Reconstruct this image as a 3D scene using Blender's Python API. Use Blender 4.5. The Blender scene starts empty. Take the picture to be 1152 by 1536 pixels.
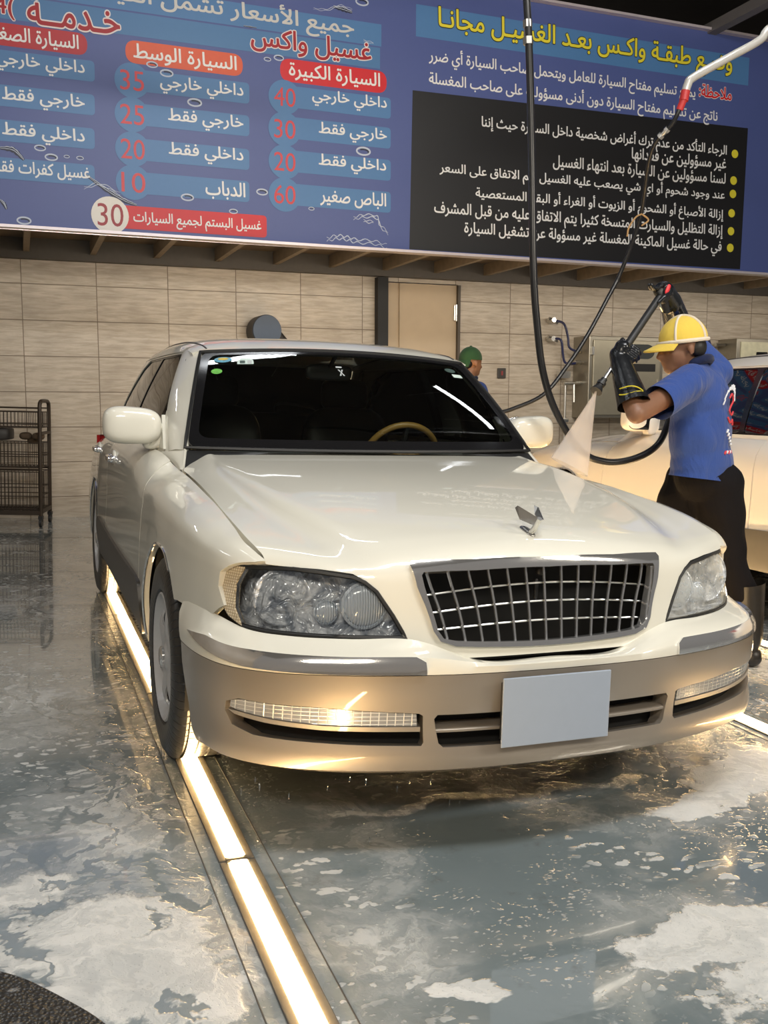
import bpy, bmesh, math, random
import numpy as np
from mathutils import Vector, Matrix, geometry
random.seed(7); RNG = np.random.default_rng(7)
PI = math.pi
SC = bpy.context.scene
COL = SC.collection

# ---------------------------------------------------------------- camera
cam = bpy.data.cameras.new('camera'); camo = bpy.data.objects.new('camera', cam); COL.objects.link(camo)
def _cam():
    yaw, pitch, roll = math.radians(-20.85), math.radians(6.34), math.radians(-1.5)
    f = Vector((-math.sin(yaw)*math.cos(pitch), math.cos(yaw)*math.cos(pitch), -math.sin(pitch)))
    r = Vector((math.cos(yaw), math.sin(yaw), 0)); d = f.cross(r)
    r2 = r*math.cos(roll)+d*math.sin(roll); d2 = d*math.cos(roll)-r*math.sin(roll)
    M = Matrix((r2, -d2, -f)).transposed().to_4x4(); M.translation = (-1.355, -3.14, 1.183)
    camo.matrix_world = M
_cam()
cam.sensor_fit = 'VERTICAL'; cam.sensor_height = 36; cam.lens = 36*1440/1536; cam.clip_start = .05
SC.camera = camo
# ---------------------------------------------------------------- exposure
SC.view_settings.view_transform = 'Standard'; SC.view_settings.look = 'None'
SC.view_settings.exposure = 0.0; SC.view_settings.gamma = 1.0; SC.view_settings.use_curve_mapping = False
# ---------------------------------------------------------------- night world
W = bpy.data.worlds.new('night'); SC.world = W; W.use_nodes = True
W.node_tree.nodes['Background'].inputs[0].default_value = (.74, .71, .70, 1)
W.node_tree.nodes['Background'].inputs[1].default_value = .15
# ---------------------------------------------------------------- area lights: roof lamps, and unseen fills added for the back wall
def area(name, loc, target, size, size_y, power, col):
    l = bpy.data.lights.new(name, 'AREA'); l.shape = 'RECTANGLE'; l.size = size; l.size_y = size_y
    l.energy = power; l.color = col
    o = bpy.data.objects.new(name, l); COL.objects.link(o); o.location = loc
    o.rotation_euler = (Vector(target)-Vector(loc)).to_track_quat('-Z', 'Y').to_euler()
    return o
area('wall_fill_light', (-2.2, -4.6, 3.15), (-.5, 6.8, 1.9), 1.8, .5, 110, (1, .90, .74))  # this and the next: unseen fill lights added to brighten the back wall
area('wall_fill_light', (3.4, -4.2, 3.15), (4.5, 6.8, 1.9), 1.8, .5, 150, (1, .91, .76))
area('roof_lamp', (0.8, -2.6, 5.05), (1.5, 5.0, 3.0), 3.0, .5, 130, (1, .95, .88))
area('roof_lamp', (0.3, -2.2, 5.1), (0.3, -.4, 0), 3.0, .5, 110, (.93, .97, 1))
area('wall_wash_light', (3.0, 5.02, 2.47), (3.0, 6.8, 1.35), 11.0, .05, 60, (1, .89, .74))  # wall washer added under the sign edge to lighten the tiles
TUBE_POWER = 26.0
STRIP_POWER = 60.0
# ---------------------------------------------------------------- car surfaces (numpy only)
def hermite(t, K, V):
    """non-uniform Catmull-Rom through V at knots K, evaluated at t (V: n x ...)."""
    K = np.asarray(K, float); V = np.asarray(V, float)
    n = len(K); h = np.diff(K)
    sh = (n - 1,) + (1,) * (V.ndim - 1)
    d = np.diff(V, axis=0) / h.reshape(sh)
    m = np.zeros_like(V)
    m[0] = d[0]; m[-1] = d[-1]
    for i in range(1, n - 1):
        m[i] = (d[i - 1] * h[i] + d[i] * h[i - 1]) / (h[i - 1] + h[i])
    t = np.clip(np.asarray(t, float), K[0], K[-1])
    i = np.clip(np.searchsorted(K, t, side='right') - 1, 0, n - 2)
    hh = h[i]; s = (t - K[i]) / hh
    def ex(a): return a.reshape(a.shape + (1,) * (V.ndim - 1))
    return (ex(2*s**3 - 3*s**2 + 1) * V[i] + ex((s**3 - 2*s**2 + s) * hh) * m[i]
            + ex(-2*s**3 + 3*s**2) * V[i + 1] + ex((s**3 - s**2) * hh) * m[i + 1])

class Net:
    def __init__(self, us, vs, P, N=321):
        P = np.asarray(P, float)
        self.us, self.vs = np.array(us, float), np.array(vs, float)
        self.u0, self.u1, self.v0, self.v1, self.N = us[0], us[-1], vs[0], vs[-1], N
        U = np.linspace(us[0], us[-1], N); V = np.linspace(vs[0], vs[-1], N)
        A = hermite(U, us, P)
        self.G = np.swapaxes(hermite(V, vs, np.swapaxes(A, 0, 1)), 0, 1)
    def __call__(self, uv):
        uv = np.asarray(uv, float)
        a = np.clip((uv[..., 0] - self.u0) / (self.u1 - self.u0), 0, 1) * (self.N - 1)
        b = np.clip((uv[..., 1] - self.v0) / (self.v1 - self.v0), 0, 1) * (self.N - 1)
        i = np.minimum(a.astype(int), self.N - 2); j = np.minimum(b.astype(int), self.N - 2)
        s = (a - i)[..., None]; t = (b - j)[..., None]; G = self.G
        return (G[i, j]*(1-s)*(1-t) + G[i+1, j]*s*(1-t) + G[i, j+1]*(1-s)*t + G[i+1, j+1]*s*t)

# hood: q across (0 centre .. 1 seam, signed), t along (0 cowl .. 11 below the grille)
HR = [(.61,.988,.64,.978,.785,.56,.922,-.009),(.30,.965,.668,.955,.787,.27,.910,.003),(0,.940,.645,.922,.79,-.03,.888,.008),
      (-.3,.907,.60,.884,.79,-.31,.853,.010),(-.5,.880,.55,.853,.785,-.47,.828,.010),(-.66,.853,.505,.822,.775,-.575,.805,.008),
      (-.76,.830,.475,.797,.765,-.625,.79,.006),(-.82,.806,.45,.773,.757,-.65,.775,.004),(-.85,.778,.43,.745,.755,-.665,.755,0),
      (-.862,.735,.415,.70,.755,-.675,.735,0),(-.875,.66,.385,.63,.755,-.68,.70,0),(-.897,.520,.35,.518,.755,-.69,.66,0)]
HT = [0,.31,.61,.91,1.11,1.27,1.38,1.445,1.485,1.53,1.61,1.73]
def _hood():
    qs = [0,.22,.42,.53,.60,.68,.84,1.0]
    cols = []
    for r in HR:
        yc,zc,xr,zr,xs,ys,zs,dp = r
        row = []
        for q in qs:
            if q <= .6:
                x = xr*q/.6; z = zc + (zr-zc)*(x/xr)**2.0
                z -= dp*.3*math.exp(-((q-.6)/.05)**2) if q < .6 else 0
            else:
                f = (q-.6)/.4; x = xr+(xs-xr)*f; z = zr+(zs-zr)*f - dp*math.sin(math.pi*min(1,f*1.25)**.8)*2.2*(f<.8)
            y = yc+(ys-yc)*(x/xs)**2.8
            row.append((x,y,z))
        cols.append(row)
    H = np.array(cols).transpose(1,0,2)
    qq = [-q for q in qs[:0:-1]]+qs
    L = H[:0:-1].copy(); L[...,0] *= -1
    return Net(qq, HT, np.concatenate([L,H]))
hoodS = _hood()

# plan outlines (centre -> flank)
SK = [0,.2,.41,.57,.72,.86,.99,1.13,1.26]
LH = np.array([(0,-.885),(.2,-.88),(.403,-.85),(.55,-.81),(.68,-.75),(.785,-.665),(.85,-.56),(.893,-.42),(.912,-.29)])
LB = np.array([(0,-.972),(.2,-.965),(.388,-.94),(.59,-.888),(.755,-.812),(.858,-.715),(.905,-.60),(.928,-.46),(.936,-.28)])
def sgn(net):
    def f(uv):
        uv = np.asarray(uv, float); s = np.sign(uv[...,0]); s = np.where(s==0,1,s)
        w = uv.copy(); w[...,0] = np.abs(uv[...,0]); p = net(w); p[...,0] *= s
        return p
    return f
# bumper: rows by v
BW = [(.575,.0),(.568,.25),(.558,.62),(.535,.92),(.512,1.0),(.497,1.0),(.465,1.012),(.425,1.0),(.39,.96),(.31,.95),(.29,1.0),(.25,.97),(.235,.85),(.228,.6)]
BV = [-w[0] for w in BW]
def _bump():
    P = np.zeros((9,len(BW),3))
    for i in range(9):
        s = SK[i]/1.26
        for j,(z,k) in enumerate(BW):
            xy = LH[i]+(LB[i]-LH[i])*k
            zz = z + (min(.032,.20*max(0,s-.66))*max(0,(z-.53)/.045) if z > .53 else 0) + (.03*max(0,(s-.4)) if z < .33 else 0) - (.066,.056,.038,.016,0,0,0,0,0,0,0,0,0,0)[j]*(1 if i < 2 else 0)
            P[i,j] = (xy[0],xy[1],zz)
    return Net(SK, BV, P)
bumpN = _bump(); bumpS = sgn(bumpN)
# headlight lens: v is z
def _lens():
    zs = [.50,.58,.66,.72,.76,.80]; P = np.zeros((9,6,3))
    for i in range(9):
        a = LH[max(i-1,0)]; b = LH[min(i+1,8)]; t = (b-a)/np.linalg.norm(b-a); n = np.array([t[1],-t[0]])
        for j,z in enumerate(zs):
            o = -(z-.57)*.14-(z-.57)**2*.25
            xy = LH[i]+n*o
            P[i,j] = (xy[0],xy[1],z)
    return Net(SK, zs, P)
lensN = _lens(); lensS = sgn(lensN)

# flank: u = y, v = z up to .70, then up to the seam / belt at 1
SY = [-.78,-.62,-.45,-.25,0,.3,.55,.75,1.0,1.5,2.1,2.6,2.9,3.3,3.7,4.0,4.14]
#     x.20  x.45  x.70  x.85s  xtop  ztop
SX = [(.67,.68,.67,.655,.64,.70),(.82,.828,.822,.808,.768,.786),(.875,.888,.882,.866,.785,.828),(.902,.92,.913,.892,.79,.862),
      (.91,.934,.925,.900,.79,.886),(.91,.938,.93,.905,.787,.908),(.905,.938,.932,.905,.785,.921),(.90,.938,.934,.910,.81,.965),
      (.90,.940,.936,.918,.838,.984),(.90,.942,.938,.924,.848,.990),(.90,.942,.938,.924,.848,.988),(.905,.942,.937,.918,.836,.980),
      (.91,.938,.930,.906,.81,.974),(.91,.933,.920,.885,.76,.962),(.90,.917,.90,.858,.71,.952),(.86,.88,.865,.82,.66,.945),(.80,.82,.81,.77,.62,.94)]
SV = [.15,.25,.45,.60,.70,.80,.88,.94,1.0]
def _side():
    P = np.zeros((len(SY),len(SV),3))
    for i,(y,(a,b,c,d,e,zt)) in enumerate(zip(SY,SX)):
        X = [a-.012,a+.006,b,(b+c)/2+.003,c,(c+d)/2+.004,d,d+(e-d)*.42,e]
        Z = [.15,.25,.45,.60,.70,.70+(zt-.70)*.40,.70+(zt-.70)*.70,.70+(zt-.70)*.90,zt]
        for j in range(len(SV)): P[i,j] = (X[j],y,Z[j])
    return Net(SY,SV,P)
sideN = _side()

# greenhouse side: u = y, v 0 belt .. 1 rail
GY = [.58,.8,1.05,1.4,1.8,2.3,2.7,3.05,3.3]
GB = [.782,.81,.836,.847,.852,.847,.832,.80,.76]
GT = [.60,.625,.652,.675,.685,.68,.655,.62,.58]
def _green():
    P = np.zeros((len(GY),5,3))
    for i,y in enumerate(GY):
        for j,v in enumerate([0,.25,.5,.75,1.0]):
            x = GB[i]+(GT[i]-GB[i])*(v**1.12) + .012*math.sin(math.pi*v)
            z0 = np.interp(y,[.58,.75,1.0,2.3,3.3],[.93,.958,.98,.98,.955])
            P[i,j] = (x,y,z0+(1.40-z0)*v)
    return Net(GY,[0,.25,.5,.75,1.0],P)
greenN = _green()
# roof
RY = [1.03,1.10,1.2,1.4,1.65,2.0,2.3,2.5,2.62]
RC = [1.415,1.438,1.462,1.487,1.500,1.498,1.475,1.445,1.415]
def _roof():
    P = np.zeros((len(RY),8,3)); W = [0,.3,.55,.75,.88,.95,.985,1.0]
    D = [0,.03,.10,.22,.40,.60,.80,1.0]
    for i,y in enumerate(RY):
        xt = np.interp(y,GY,GT)+.004; zr = 1.385 if i == 0 else 1.398
        for j in range(8): P[i,j] = (xt*W[j], y+.05*W[j]**2*(1 if i<3 else 0), RC[i]-(RC[i]-zr)*D[j])
    return Net(RY,W,P)
roofN = _roof()
def mirx(net):
    def f(uv):
        p = net(uv).copy(); p[...,0] *= -1
        return p
    return f
def wsS(uv):
    uv = np.asarray(uv,float); a = uv[...,0]; b = uv[...,1]
    x = a*(.748-.135*b); y = .505+.52*b+a*a*(.11-.065*b)
    z = .996+.420*b+.018*np.sin(np.pi*b)-.026*b*a*a+.004*(1-b)*a*a
    return np.stack([x,y,z],-1)
def rwS(uv):
    uv = np.asarray(uv,float); a = uv[...,0]; b = uv[...,1]
    x = a*(.70-.12*b); y = 3.28-.66*b-a*a*(.14-.08*b)
    z = .975+.435*b+.02*np.sin(np.pi*b)-.02*b*a*a
    return np.stack([x,y,z],-1)
# ---------------------------------------------------------------- helpers
def link(o, parent=None):
    COL.objects.link(o)
    if parent is not None: o.parent = parent
    return o
def mesh_obj(name, verts, faces, mat=None, parent=None, smooth=True, mats=None, midx=None):
    me = bpy.data.meshes.new(name)
    me.from_pydata([tuple(map(float, v)) for v in verts], [], [tuple(map(int, f)) for f in faces])
    if mats:
        for m in mats: me.materials.append(m)
        if midx is not None: me.polygons.foreach_set('material_index', np.array(midx, np.int32))
    elif mat: me.materials.append(mat)
    if smooth: me.polygons.foreach_set('use_smooth', np.ones(len(me.polygons), bool))
    me.update()
    return link(bpy.data.objects.new(name, me), parent)
def empty(name, loc=(0,0,0), rot=(0,0,0)):
    o = bpy.data.objects.new(name, None); COL.objects.link(o); o.location = loc; o.rotation_euler = rot
    o.empty_display_size = .1
    return o
def tag(o, label, cat, group=None, kind=None):
    o['label'] = label; o['category'] = cat
    if group: o['group'] = group
    if kind: o['kind'] = kind
    return o
def structure(o): o['kind'] = 'structure'; return o

class MB:
    """collects simple shapes into one mesh"""
    def __init__(s): s.v = []; s.f = []; s.m = []
    def add(s, V, Fc, m=0):
        b = len(s.v); s.v += [tuple(map(float, v)) for v in V]; s.f += [tuple(i+b for i in f) for f in Fc]; s.m += [m]*len(Fc)
        return s
    def box(s, c, d, rot=None, bev=0, m=0):
        bm = bmesh.new(); bmesh.ops.create_cube(bm, size=1)
        bmesh.ops.scale(bm, vec=d, verts=bm.verts)
        if bev: bmesh.ops.bevel(bm, geom=bm.edges[:], offset=bev, segments=2, affect='EDGES', profile=.5)
        M = Matrix.Translation(c) @ (rot.to_4x4() if rot is not None else Matrix.Identity(4))
        bmesh.ops.transform(bm, matrix=M, verts=bm.verts)
        bm.verts.index_update()
        s.add([v.co for v in bm.verts], [[v.index for v in f.verts] for f in bm.faces], m); bm.free(); return s
    def tube(s, pts, r, n=10, closed=False, caps=True, m=0):
        P = [Vector(p) for p in pts]; N = len(P); R = r if hasattr(r, '__len__') else [r]*N
        V = []; up = None
        for i in range(N):
            a = P[i-1] if (i or closed) else P[i]; b = P[(i+1) % N] if (i < N-1 or closed) else P[i]
            t = (b-a).normalized()
            if up is None:
                up = t.orthogonal().normalized()
            else:
                up = (up - t*up.dot(t)).normalized()
            w = t.cross(up)
            for k in range(n):
                A = 2*PI*k/n; V.append(P[i]+(up*math.cos(A)+w*math.sin(A))*R[i])
        Fc = []
        for i in range(N if closed else N-1):
            j = (i+1) % N
            for k in range(n): Fc.append((i*n+k, i*n+(k+1) % n, j*n+(k+1) % n, j*n+k))
        if caps and not closed: Fc += [tuple(range(n-1, -1, -1)), tuple(range((N-1)*n, N*n))]
        return s.add(V, Fc, m)
    def lathe(s, prof, n=48, M=None, closed=False, m=0):
        """prof: (radius, height) about local z"""
        V = []; N = len(prof)
        for r, h in prof:
            for k in range(n):
                a = 2*PI*k/n; V.append(Vector((r*math.cos(a), r*math.sin(a), h)))
        Fc = []
        for i in range(N if closed else N-1):
            j = (i+1) % N
            for k in range(n): Fc.append((i*n+k, i*n+(k+1) % n, j*n+(k+1) % n, j*n+k))
        if not closed:
            if prof[0][0] > 1e-5: Fc.append(tuple(range(n-1, -1, -1)))
            if prof[-1][0] > 1e-5: Fc.append(tuple(range((N-1)*n, N*n)))
        if M is not None: V = [M @ v for v in V]
        return s.add(V, Fc, m)
    def build(s, name, mat=None, parent=None, smooth=True, mats=None, auto=None):
        o = mesh_obj(name, s.v, s.f, mat, parent, smooth, mats, s.m if mats else None)
        bm = bmesh.new(); bm.from_mesh(o.data)
        bmesh.ops.remove_doubles(bm, verts=bm.verts, dist=1e-6)
        bmesh.ops.recalc_face_normals(bm, faces=bm.faces)
        if smooth:
            lim = math.radians(auto or 38)
            for e in bm.edges:
                if len(e.link_faces) == 2 and e.calc_face_angle(0) > lim: e.smooth = False
        bm.to_mesh(o.data); bm.free()
        return o

def smooth_path(pts, n=8):
    K = np.arange(len(pts)); return [tuple(p) for p in hermite(np.linspace(0, len(pts)-1, (len(pts)-1)*n+1), K, np.array(pts, float))]

def inpoly(P, poly):
    x, y = P[:, 0], P[:, 1]; r = np.zeros(len(P), bool); n = len(poly)
    for i in range(n):
        x1, y1 = poly[i]; x2, y2 = poly[(i+1) % n]
        if y1 == y2: continue
        c = ((y1 > y) != (y2 > y)) & (x < (x2-x1)*(y-y1)/(y2-y1)+x1)
        r ^= c
    return r
def resample(poly, h, sc):
    out = []; n = len(poly)
    for i in range(n):
        a = np.array(poly[i], float); b = np.array(poly[(i+1) % n], float)
        L = np.linalg.norm((b-a)*sc); k = max(1, int(math.ceil(L/h)))
        for j in range(k): out.append(a+(b-a)*j/k)
    return np.array(out)
def round_poly(poly, r, n=5, sc=(1, 1)):
    """round the corners of a polygon by metric radius r"""
    out = []; N = len(poly); S = np.array(sc)
    rr = r if hasattr(r, '__len__') else [r]*N
    for i in range(N):
        p = np.array(poly[i])*S; a = np.array(poly[i-1])*S-p; b = np.array(poly[(i+1) % N])*S-p
        la, lb = np.linalg.norm(a), np.linalg.norm(b); d = min(rr[i], la*.49, lb*.49)
        if d < 1e-6: out.append(p/S); continue
        A = p+a/la*d; B = p+b/lb*d
        for k in range(n+1):
            t = k/n; out.append(((1-t)**2*A+2*t*(1-t)*p+t*t*B)/S)
    return [tuple(o) for o in out]
def trim(name, surf, poly, res, mat, parent=None, holes=(), thick=.014, sc=(1, 1), ref=(0, 1.6, .6), off=0., flip=False):
    """surface patch surf(u,v) cut to a polygon (and holes), given a folded-in rim of depth thick"""
    S = np.array(sc, float)
    loops = [resample(poly, res, S)]+[resample(h, res, S) for h in holes]
    B = np.concatenate(loops)
    lo, hi = loops[0].min(0), loops[0].max(0)
    gu = np.arange(lo[0]+res/S[0]*.5, hi[0], res/S[0]); gv = np.arange(lo[1]+res/S[1]*.5, hi[1], res/S[1])
    if len(gu) and len(gv):
        g = np.stack(np.meshgrid(gu, gv, indexing='ij'), -1).reshape(-1, 2)
        k = inpoly(g, loops[0])
        for h in loops[1:]: k &= ~inpoly(g, h)
        g = g[k]
        if len(g):
            keep = np.ones(len(g), bool)
            for i in range(0, len(g), 2000):
                d = (((g[i:i+2000, None, :]-B[None])*S)**2).sum(-1).min(1); keep[i:i+2000] = d > (.55*res)**2
            g = g[keep]
    else: g = np.zeros((0, 2))
    P = np.concatenate([B, g]) if len(g) else B
    E = []; b = 0
    for l in loops:
        n = len(l); E += [(b+i, b+(i+1) % n) for i in range(n)]; b += n
    r = geometry.delaunay_2d_cdt([Vector(tuple(p*S)) for p in P], E, [], 0, 1e-7)
    V2 = np.array([tuple(v) for v in r[0]])/S; T = np.array([f for f in r[2] if len(f) == 3])
    c = V2[T].mean(1); k = inpoly(c, loops[0])
    for h in loops[1:]: k &= ~inpoly(c, h)
    T = T[k]
    V = surf(V2)
    n = np.cross(V[T[:, 1]]-V[T[:, 0]], V[T[:, 2]]-V[T[:, 0]])
    if ref is not None and ((n*(V[T].mean(1)-np.array(ref))).sum() < 0) != flip: T = T[:, ::-1]; n = -n
    N = np.zeros_like(V)
    for i in range(3): np.add.at(N, T[:, i], n)
    N /= np.linalg.norm(N, axis=1, keepdims=True)+1e-12
    V = V+N*off
    used = np.zeros(len(V), bool); used[T.ravel()] = True
    ed = {}
    for t in T:
        for i in range(3):
            a, b2 = int(t[i]), int(t[(i+1) % 3])
            ed[(a, b2)] = ed.get((a, b2), 0)+1
    bd = [(a, b2) for (a, b2) in ed if (b2, a) not in ed]
    faces = [tuple(t) for t in T]; V = list(V); mp = {}
    if thick:
        for a, b2 in bd:
            for q in (a, b2):
                if q not in mp: mp[q] = len(V); V.append(V[q]-N[q]*thick)
        faces += [(b2, a, mp[a], mp[b2]) for a, b2 in bd]
    o = mesh_obj(name, V, faces, mat, parent)
    me = o.data
    if thick:
        bs = {frozenset(e) for e in bd}
        sh = np.array([frozenset(e.vertices) in bs for e in me.edges])
        at = me.attributes.new('sharp_edge', 'BOOLEAN', 'EDGE'); at.data.foreach_set('value', sh)
    bm = bmesh.new(); bm.from_mesh(me)
    bmesh.ops.delete(bm, geom=[v for v in bm.verts if not v.link_faces], context='VERTS')
    if thick:
        for e in bm.edges:
            if len(e.link_faces) == 2 and e.calc_face_angle(0) > .7: e.smooth = False
    bm.to_mesh(me); bm.free()
    return o
def mirror_u(poly): return [(-u, v) for u, v in poly][::-1]
def both(half): return list(half)+[(-u, v) for u, v in half[::-1]]

# ---- round blobs fused into one continuous surface (bodies, gloves)
def cone_mesh(mb, a, b, ra, rb, n=16):
    a, b = Vector(a), Vector(b); d = b-a; L = d.length
    if L < 1e-6: d = Vector((0, 0, 1)); L = 1e-6
    q = d.to_track_quat('Z', 'Y').to_matrix().to_4x4(); q.translation = a
    prof = [(ra*math.sin(t), -ra*math.cos(t)) for t in np.linspace(0, PI/2, 5)]+[(rb*math.cos(t), L+rb*math.sin(t)) for t in np.linspace(0, PI/2, 5)]
    prof[0] = (0, prof[0][1]); prof[-1] = (0, prof[-1][1])
    mb.lathe(prof, n, q)
def ell_mesh(mb, c, r, rot=None, n=18):
    M = Matrix.Translation(c) @ (rot.to_4x4() if rot is not None else Matrix.Identity(4)) @ Matrix.Diagonal((*r, 1))
    prof = [(math.sin(t), -math.cos(t)) for t in np.linspace(0, PI, 11)]; prof[0] = (0, -1); prof[-1] = (0, 1)
    mb.lathe(prof, n, M)
def fuse(name, shapes, mat, parent, voxel=.01, smooth=6, cuts=(), noise=None):
    mb = MB()
    for s in shapes:
        if s[0] == 'c': cone_mesh(mb, *s[1:])
        else: ell_mesh(mb, *s[1:])
    o = mb.build(name, mat, None, True)
    m = o.modifiers.new('r', 'REMESH'); m.mode = 'VOXEL'; m.voxel_size = voxel; m.use_smooth_shade = True
    m = o.modifiers.new('s', 'SMOOTH'); m.iterations = smooth; m.factor = .5
    dg = bpy.context.evaluated_depsgraph_get(); dg.update()
    me = bpy.data.meshes.new_from_object(o.evaluated_get(dg)); me.name = name
    old = o.data; bpy.data.objects.remove(o); bpy.data.meshes.remove(old)
    if cuts:
        bm = bmesh.new(); bm.from_mesh(me)
        for co, no in cuts:
            bmesh.ops.bisect_plane(bm, geom=bm.verts[:]+bm.edges[:]+bm.faces[:], plane_co=co, plane_no=no, clear_outer=True)
        bm.to_mesh(me); bm.free()
    if noise:
        co = np.empty(len(me.vertices)*3); me.vertices.foreach_get('co', co); co = co.reshape(-1, 3); co = noise(co)
        me.vertices.foreach_set('co', co.ravel())
    me.polygons.foreach_set('use_smooth', np.ones(len(me.polygons), bool))
    if not me.materials: me.materials.append(mat)
    me.update()
    return link(bpy.data.objects.new(name, me), parent)

# ---------------------------------------------------------------- materials
class NT:
    def __init__(s, name):
        s.m = bpy.data.materials.new(name); s.m.use_nodes = True; s.t = s.m.node_tree; s.b = s.t.nodes['Principled BSDF']
        s.out = s.t.nodes['Material Output']
    def n(s, typ, **kw):
        x = s.t.nodes.new(typ)
        for k, v in kw.items():
            if k in x.inputs.keys() if isinstance(k, str) else False: pass
            setattr(x, k, v)
        return x
    def put(s, sock, v):
        if hasattr(v, 'is_output'): s.t.links.new(v, sock)
        else:
            if hasattr(sock.default_value, '__len__') and not hasattr(v, '__len__'): v = (v,)*len(sock.default_value)
            if hasattr(v, '__len__') and len(v) == 3 and len(sock.default_value) == 4: v = (*v, 1)
            sock.default_value = v
    def math(s, op, a, b=0., c=0., clamp=False):
        x = s.t.nodes.new('ShaderNodeMath'); x.operation = op; x.use_clamp = clamp
        s.put(x.inputs[0], a); s.put(x.inputs[1], b); s.put(x.inputs[2], c); return x.outputs[0]
    def vmath(s, op, a, b=(0, 0, 0)):
        x = s.t.nodes.new('ShaderNodeVectorMath'); x.operation = op
        s.put(x.inputs[0], a); s.put(x.inputs[1], b)
        return x.outputs['Value' if op in ('LENGTH', 'DISTANCE', 'DOT_PRODUCT') else 'Vector']
    def mix(s, f, a, b):
        x = s.t.nodes.new('ShaderNodeMix'); x.data_type = 'RGBA'
        s.put(x.inputs['Factor'], f); s.put(x.inputs[6], a); s.put(x.inputs[7], b); return x.outputs[2]
    def ramp(s, f, a, b, lo=0., hi=1., smooth=True):
        x = s.t.nodes.new('ShaderNodeMapRange'); x.interpolation_type = 'SMOOTHSTEP' if smooth else 'LINEAR'; x.clamp = True
        s.put(x.inputs[0], f); s.put(x.inputs[1], a); s.put(x.inputs[2], b); s.put(x.inputs[3], lo); s.put(x.inputs[4], hi); return x.outputs[0]
    def co(s, which='Object'):
        return s.t.nodes.new('ShaderNodeTexCoord').outputs[which]
    def noise(s, vec, scale, detail=4., rough=.5, dist=0., col=False):
        x = s.t.nodes.new('ShaderNodeTexNoise'); s.put(x.inputs['Vector'], vec)
        x.inputs['Scale'].default_value = scale; x.inputs['Detail'].default_value = detail
        x.inputs['Roughness'].default_value = rough; x.inputs['Distortion'].default_value = dist
        return x.outputs['Color' if col else 'Fac']
    def voro(s, vec, scale, feat='F1', rnd=1.):
        x = s.t.nodes.new('ShaderNodeTexVoronoi'); x.feature = feat; s.put(x.inputs['Vector'], vec)
        x.inputs['Scale'].default_value = scale; x.inputs['Randomness'].default_value = rnd
        return x.outputs['Distance']
    def scale(s, vec, sc):
        return s.vmath('MULTIPLY', vec, sc)
    def sep(s, vec):
        x = s.t.nodes.new('ShaderNodeSeparateXYZ'); s.put(x.inputs[0], vec); return x.outputs
    def bump(s, h, strength=.3, dist=.01):
        x = s.t.nodes.new('ShaderNodeBump'); s.put(x.inputs['Height'], h)
        s.put(x.inputs['Strength'], strength); x.inputs['Distance'].default_value = dist
        s.t.links.new(x.outputs[0], s.b.inputs['Normal']); return x.outputs[0]
    def set(s, **kw):
        nm = dict(base='Base Color', rough='Roughness', metal='Metallic', spec='Specular IOR Level', coat='Coat Weight',
                  coatr='Coat Roughness', trans='Transmission Weight', ior='IOR', emit='Emission Color', emits='Emission Strength', alpha='Alpha', sheen='Sheen Weight', sss='Subsurface Weight')
        for k, v in kw.items(): s.put(s.b.inputs[nm[k]], v)
        return s
def plain(name, col, rough=.5, metal=0., var=.06, scale=30, bump=0., **kw):
    n = NT(name); c = n.co(); f = n.noise(c, scale, 3)
    a = tuple(max(0, x*(1-var)) for x in col); b = tuple(min(1, x*(1+var)) for x in col)
    n.set(base=n.mix(f, a, b), rough=rough, metal=metal, **kw)
    if bump: n.bump(f, bump, .004)
    return n.m
def emitter(name, col, strength):
    n = NT(name); n.set(base=(0, 0, 0), emit=col, emits=strength, rough=.4); return n.m
def glassy(name, tint, refl=1.0, rough=.02, ior=1.5, bumpy=0.):
    """thin pane: tinted see-through plus fresnel reflection"""
    n = NT(name); t = n.t; t.nodes.remove(n.b)
    tr = t.nodes.new('ShaderNodeBsdfTransparent'); tr.inputs[0].default_value = (*tint, 1)
    gl = t.nodes.new('ShaderNodeBsdfGlossy'); gl.inputs['Roughness'].default_value = rough; gl.inputs[0].default_value = (refl, refl, refl, 1)
    fr = t.nodes.new('ShaderNodeFresnel'); fr.inputs[0].default_value = ior
    mx = t.nodes.new('ShaderNodeMixShader'); t.links.new(fr.outputs[0], mx.inputs[0]); t.links.new(tr.outputs[0], mx.inputs[1]); t.links.new(gl.outputs[0], mx.inputs[2])
    if bumpy:
        c = n.co(); h = n.voro(c, 90.); bp = t.nodes.new('ShaderNodeBump'); bp.inputs['Strength'].default_value = bumpy; bp.inputs['Distance'].default_value = .003
        t.links.new(h, bp.inputs['Height']); t.links.new(bp.outputs[0], gl.inputs['Normal']); 
    t.links.new(mx.outputs[0], n.out.inputs[0]); return n.m
def translucent(name, col, alpha, noise_scale=0., stretch=(1, 1, 1)):
    n = NT(name); t = n.t; t.nodes.remove(n.b)
    tr = t.nodes.new('ShaderNodeBsdfTransparent'); df = t.nodes.new('ShaderNodeBsdfTranslucent'); df.inputs[0].default_value = (*col, 1)
    d2 = t.nodes.new('ShaderNodeBsdfDiffuse'); d2.inputs[0].default_value = (*col, 1)
    ad = t.nodes.new('ShaderNodeMixShader'); ad.inputs[0].default_value = .5; t.links.new(df.outputs[0], ad.inputs[1]); t.links.new(d2.outputs[0], ad.inputs[2])
    mx = t.nodes.new('ShaderNodeMixShader')
    if noise_scale:
        f = n.noise(n.scale(n.co(), stretch), noise_scale, 5, .6); n.put(mx.inputs[0], n.ramp(f, .25, .75, alpha*.5, min(1, alpha*1.5)))
    else: mx.inputs[0].default_value = alpha
    t.links.new(tr.outputs[0], mx.inputs[1]); t.links.new(ad.outputs[0], mx.inputs[2]); t.links.new(mx.outputs[0], n.out.inputs[0]); return n.m

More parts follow.
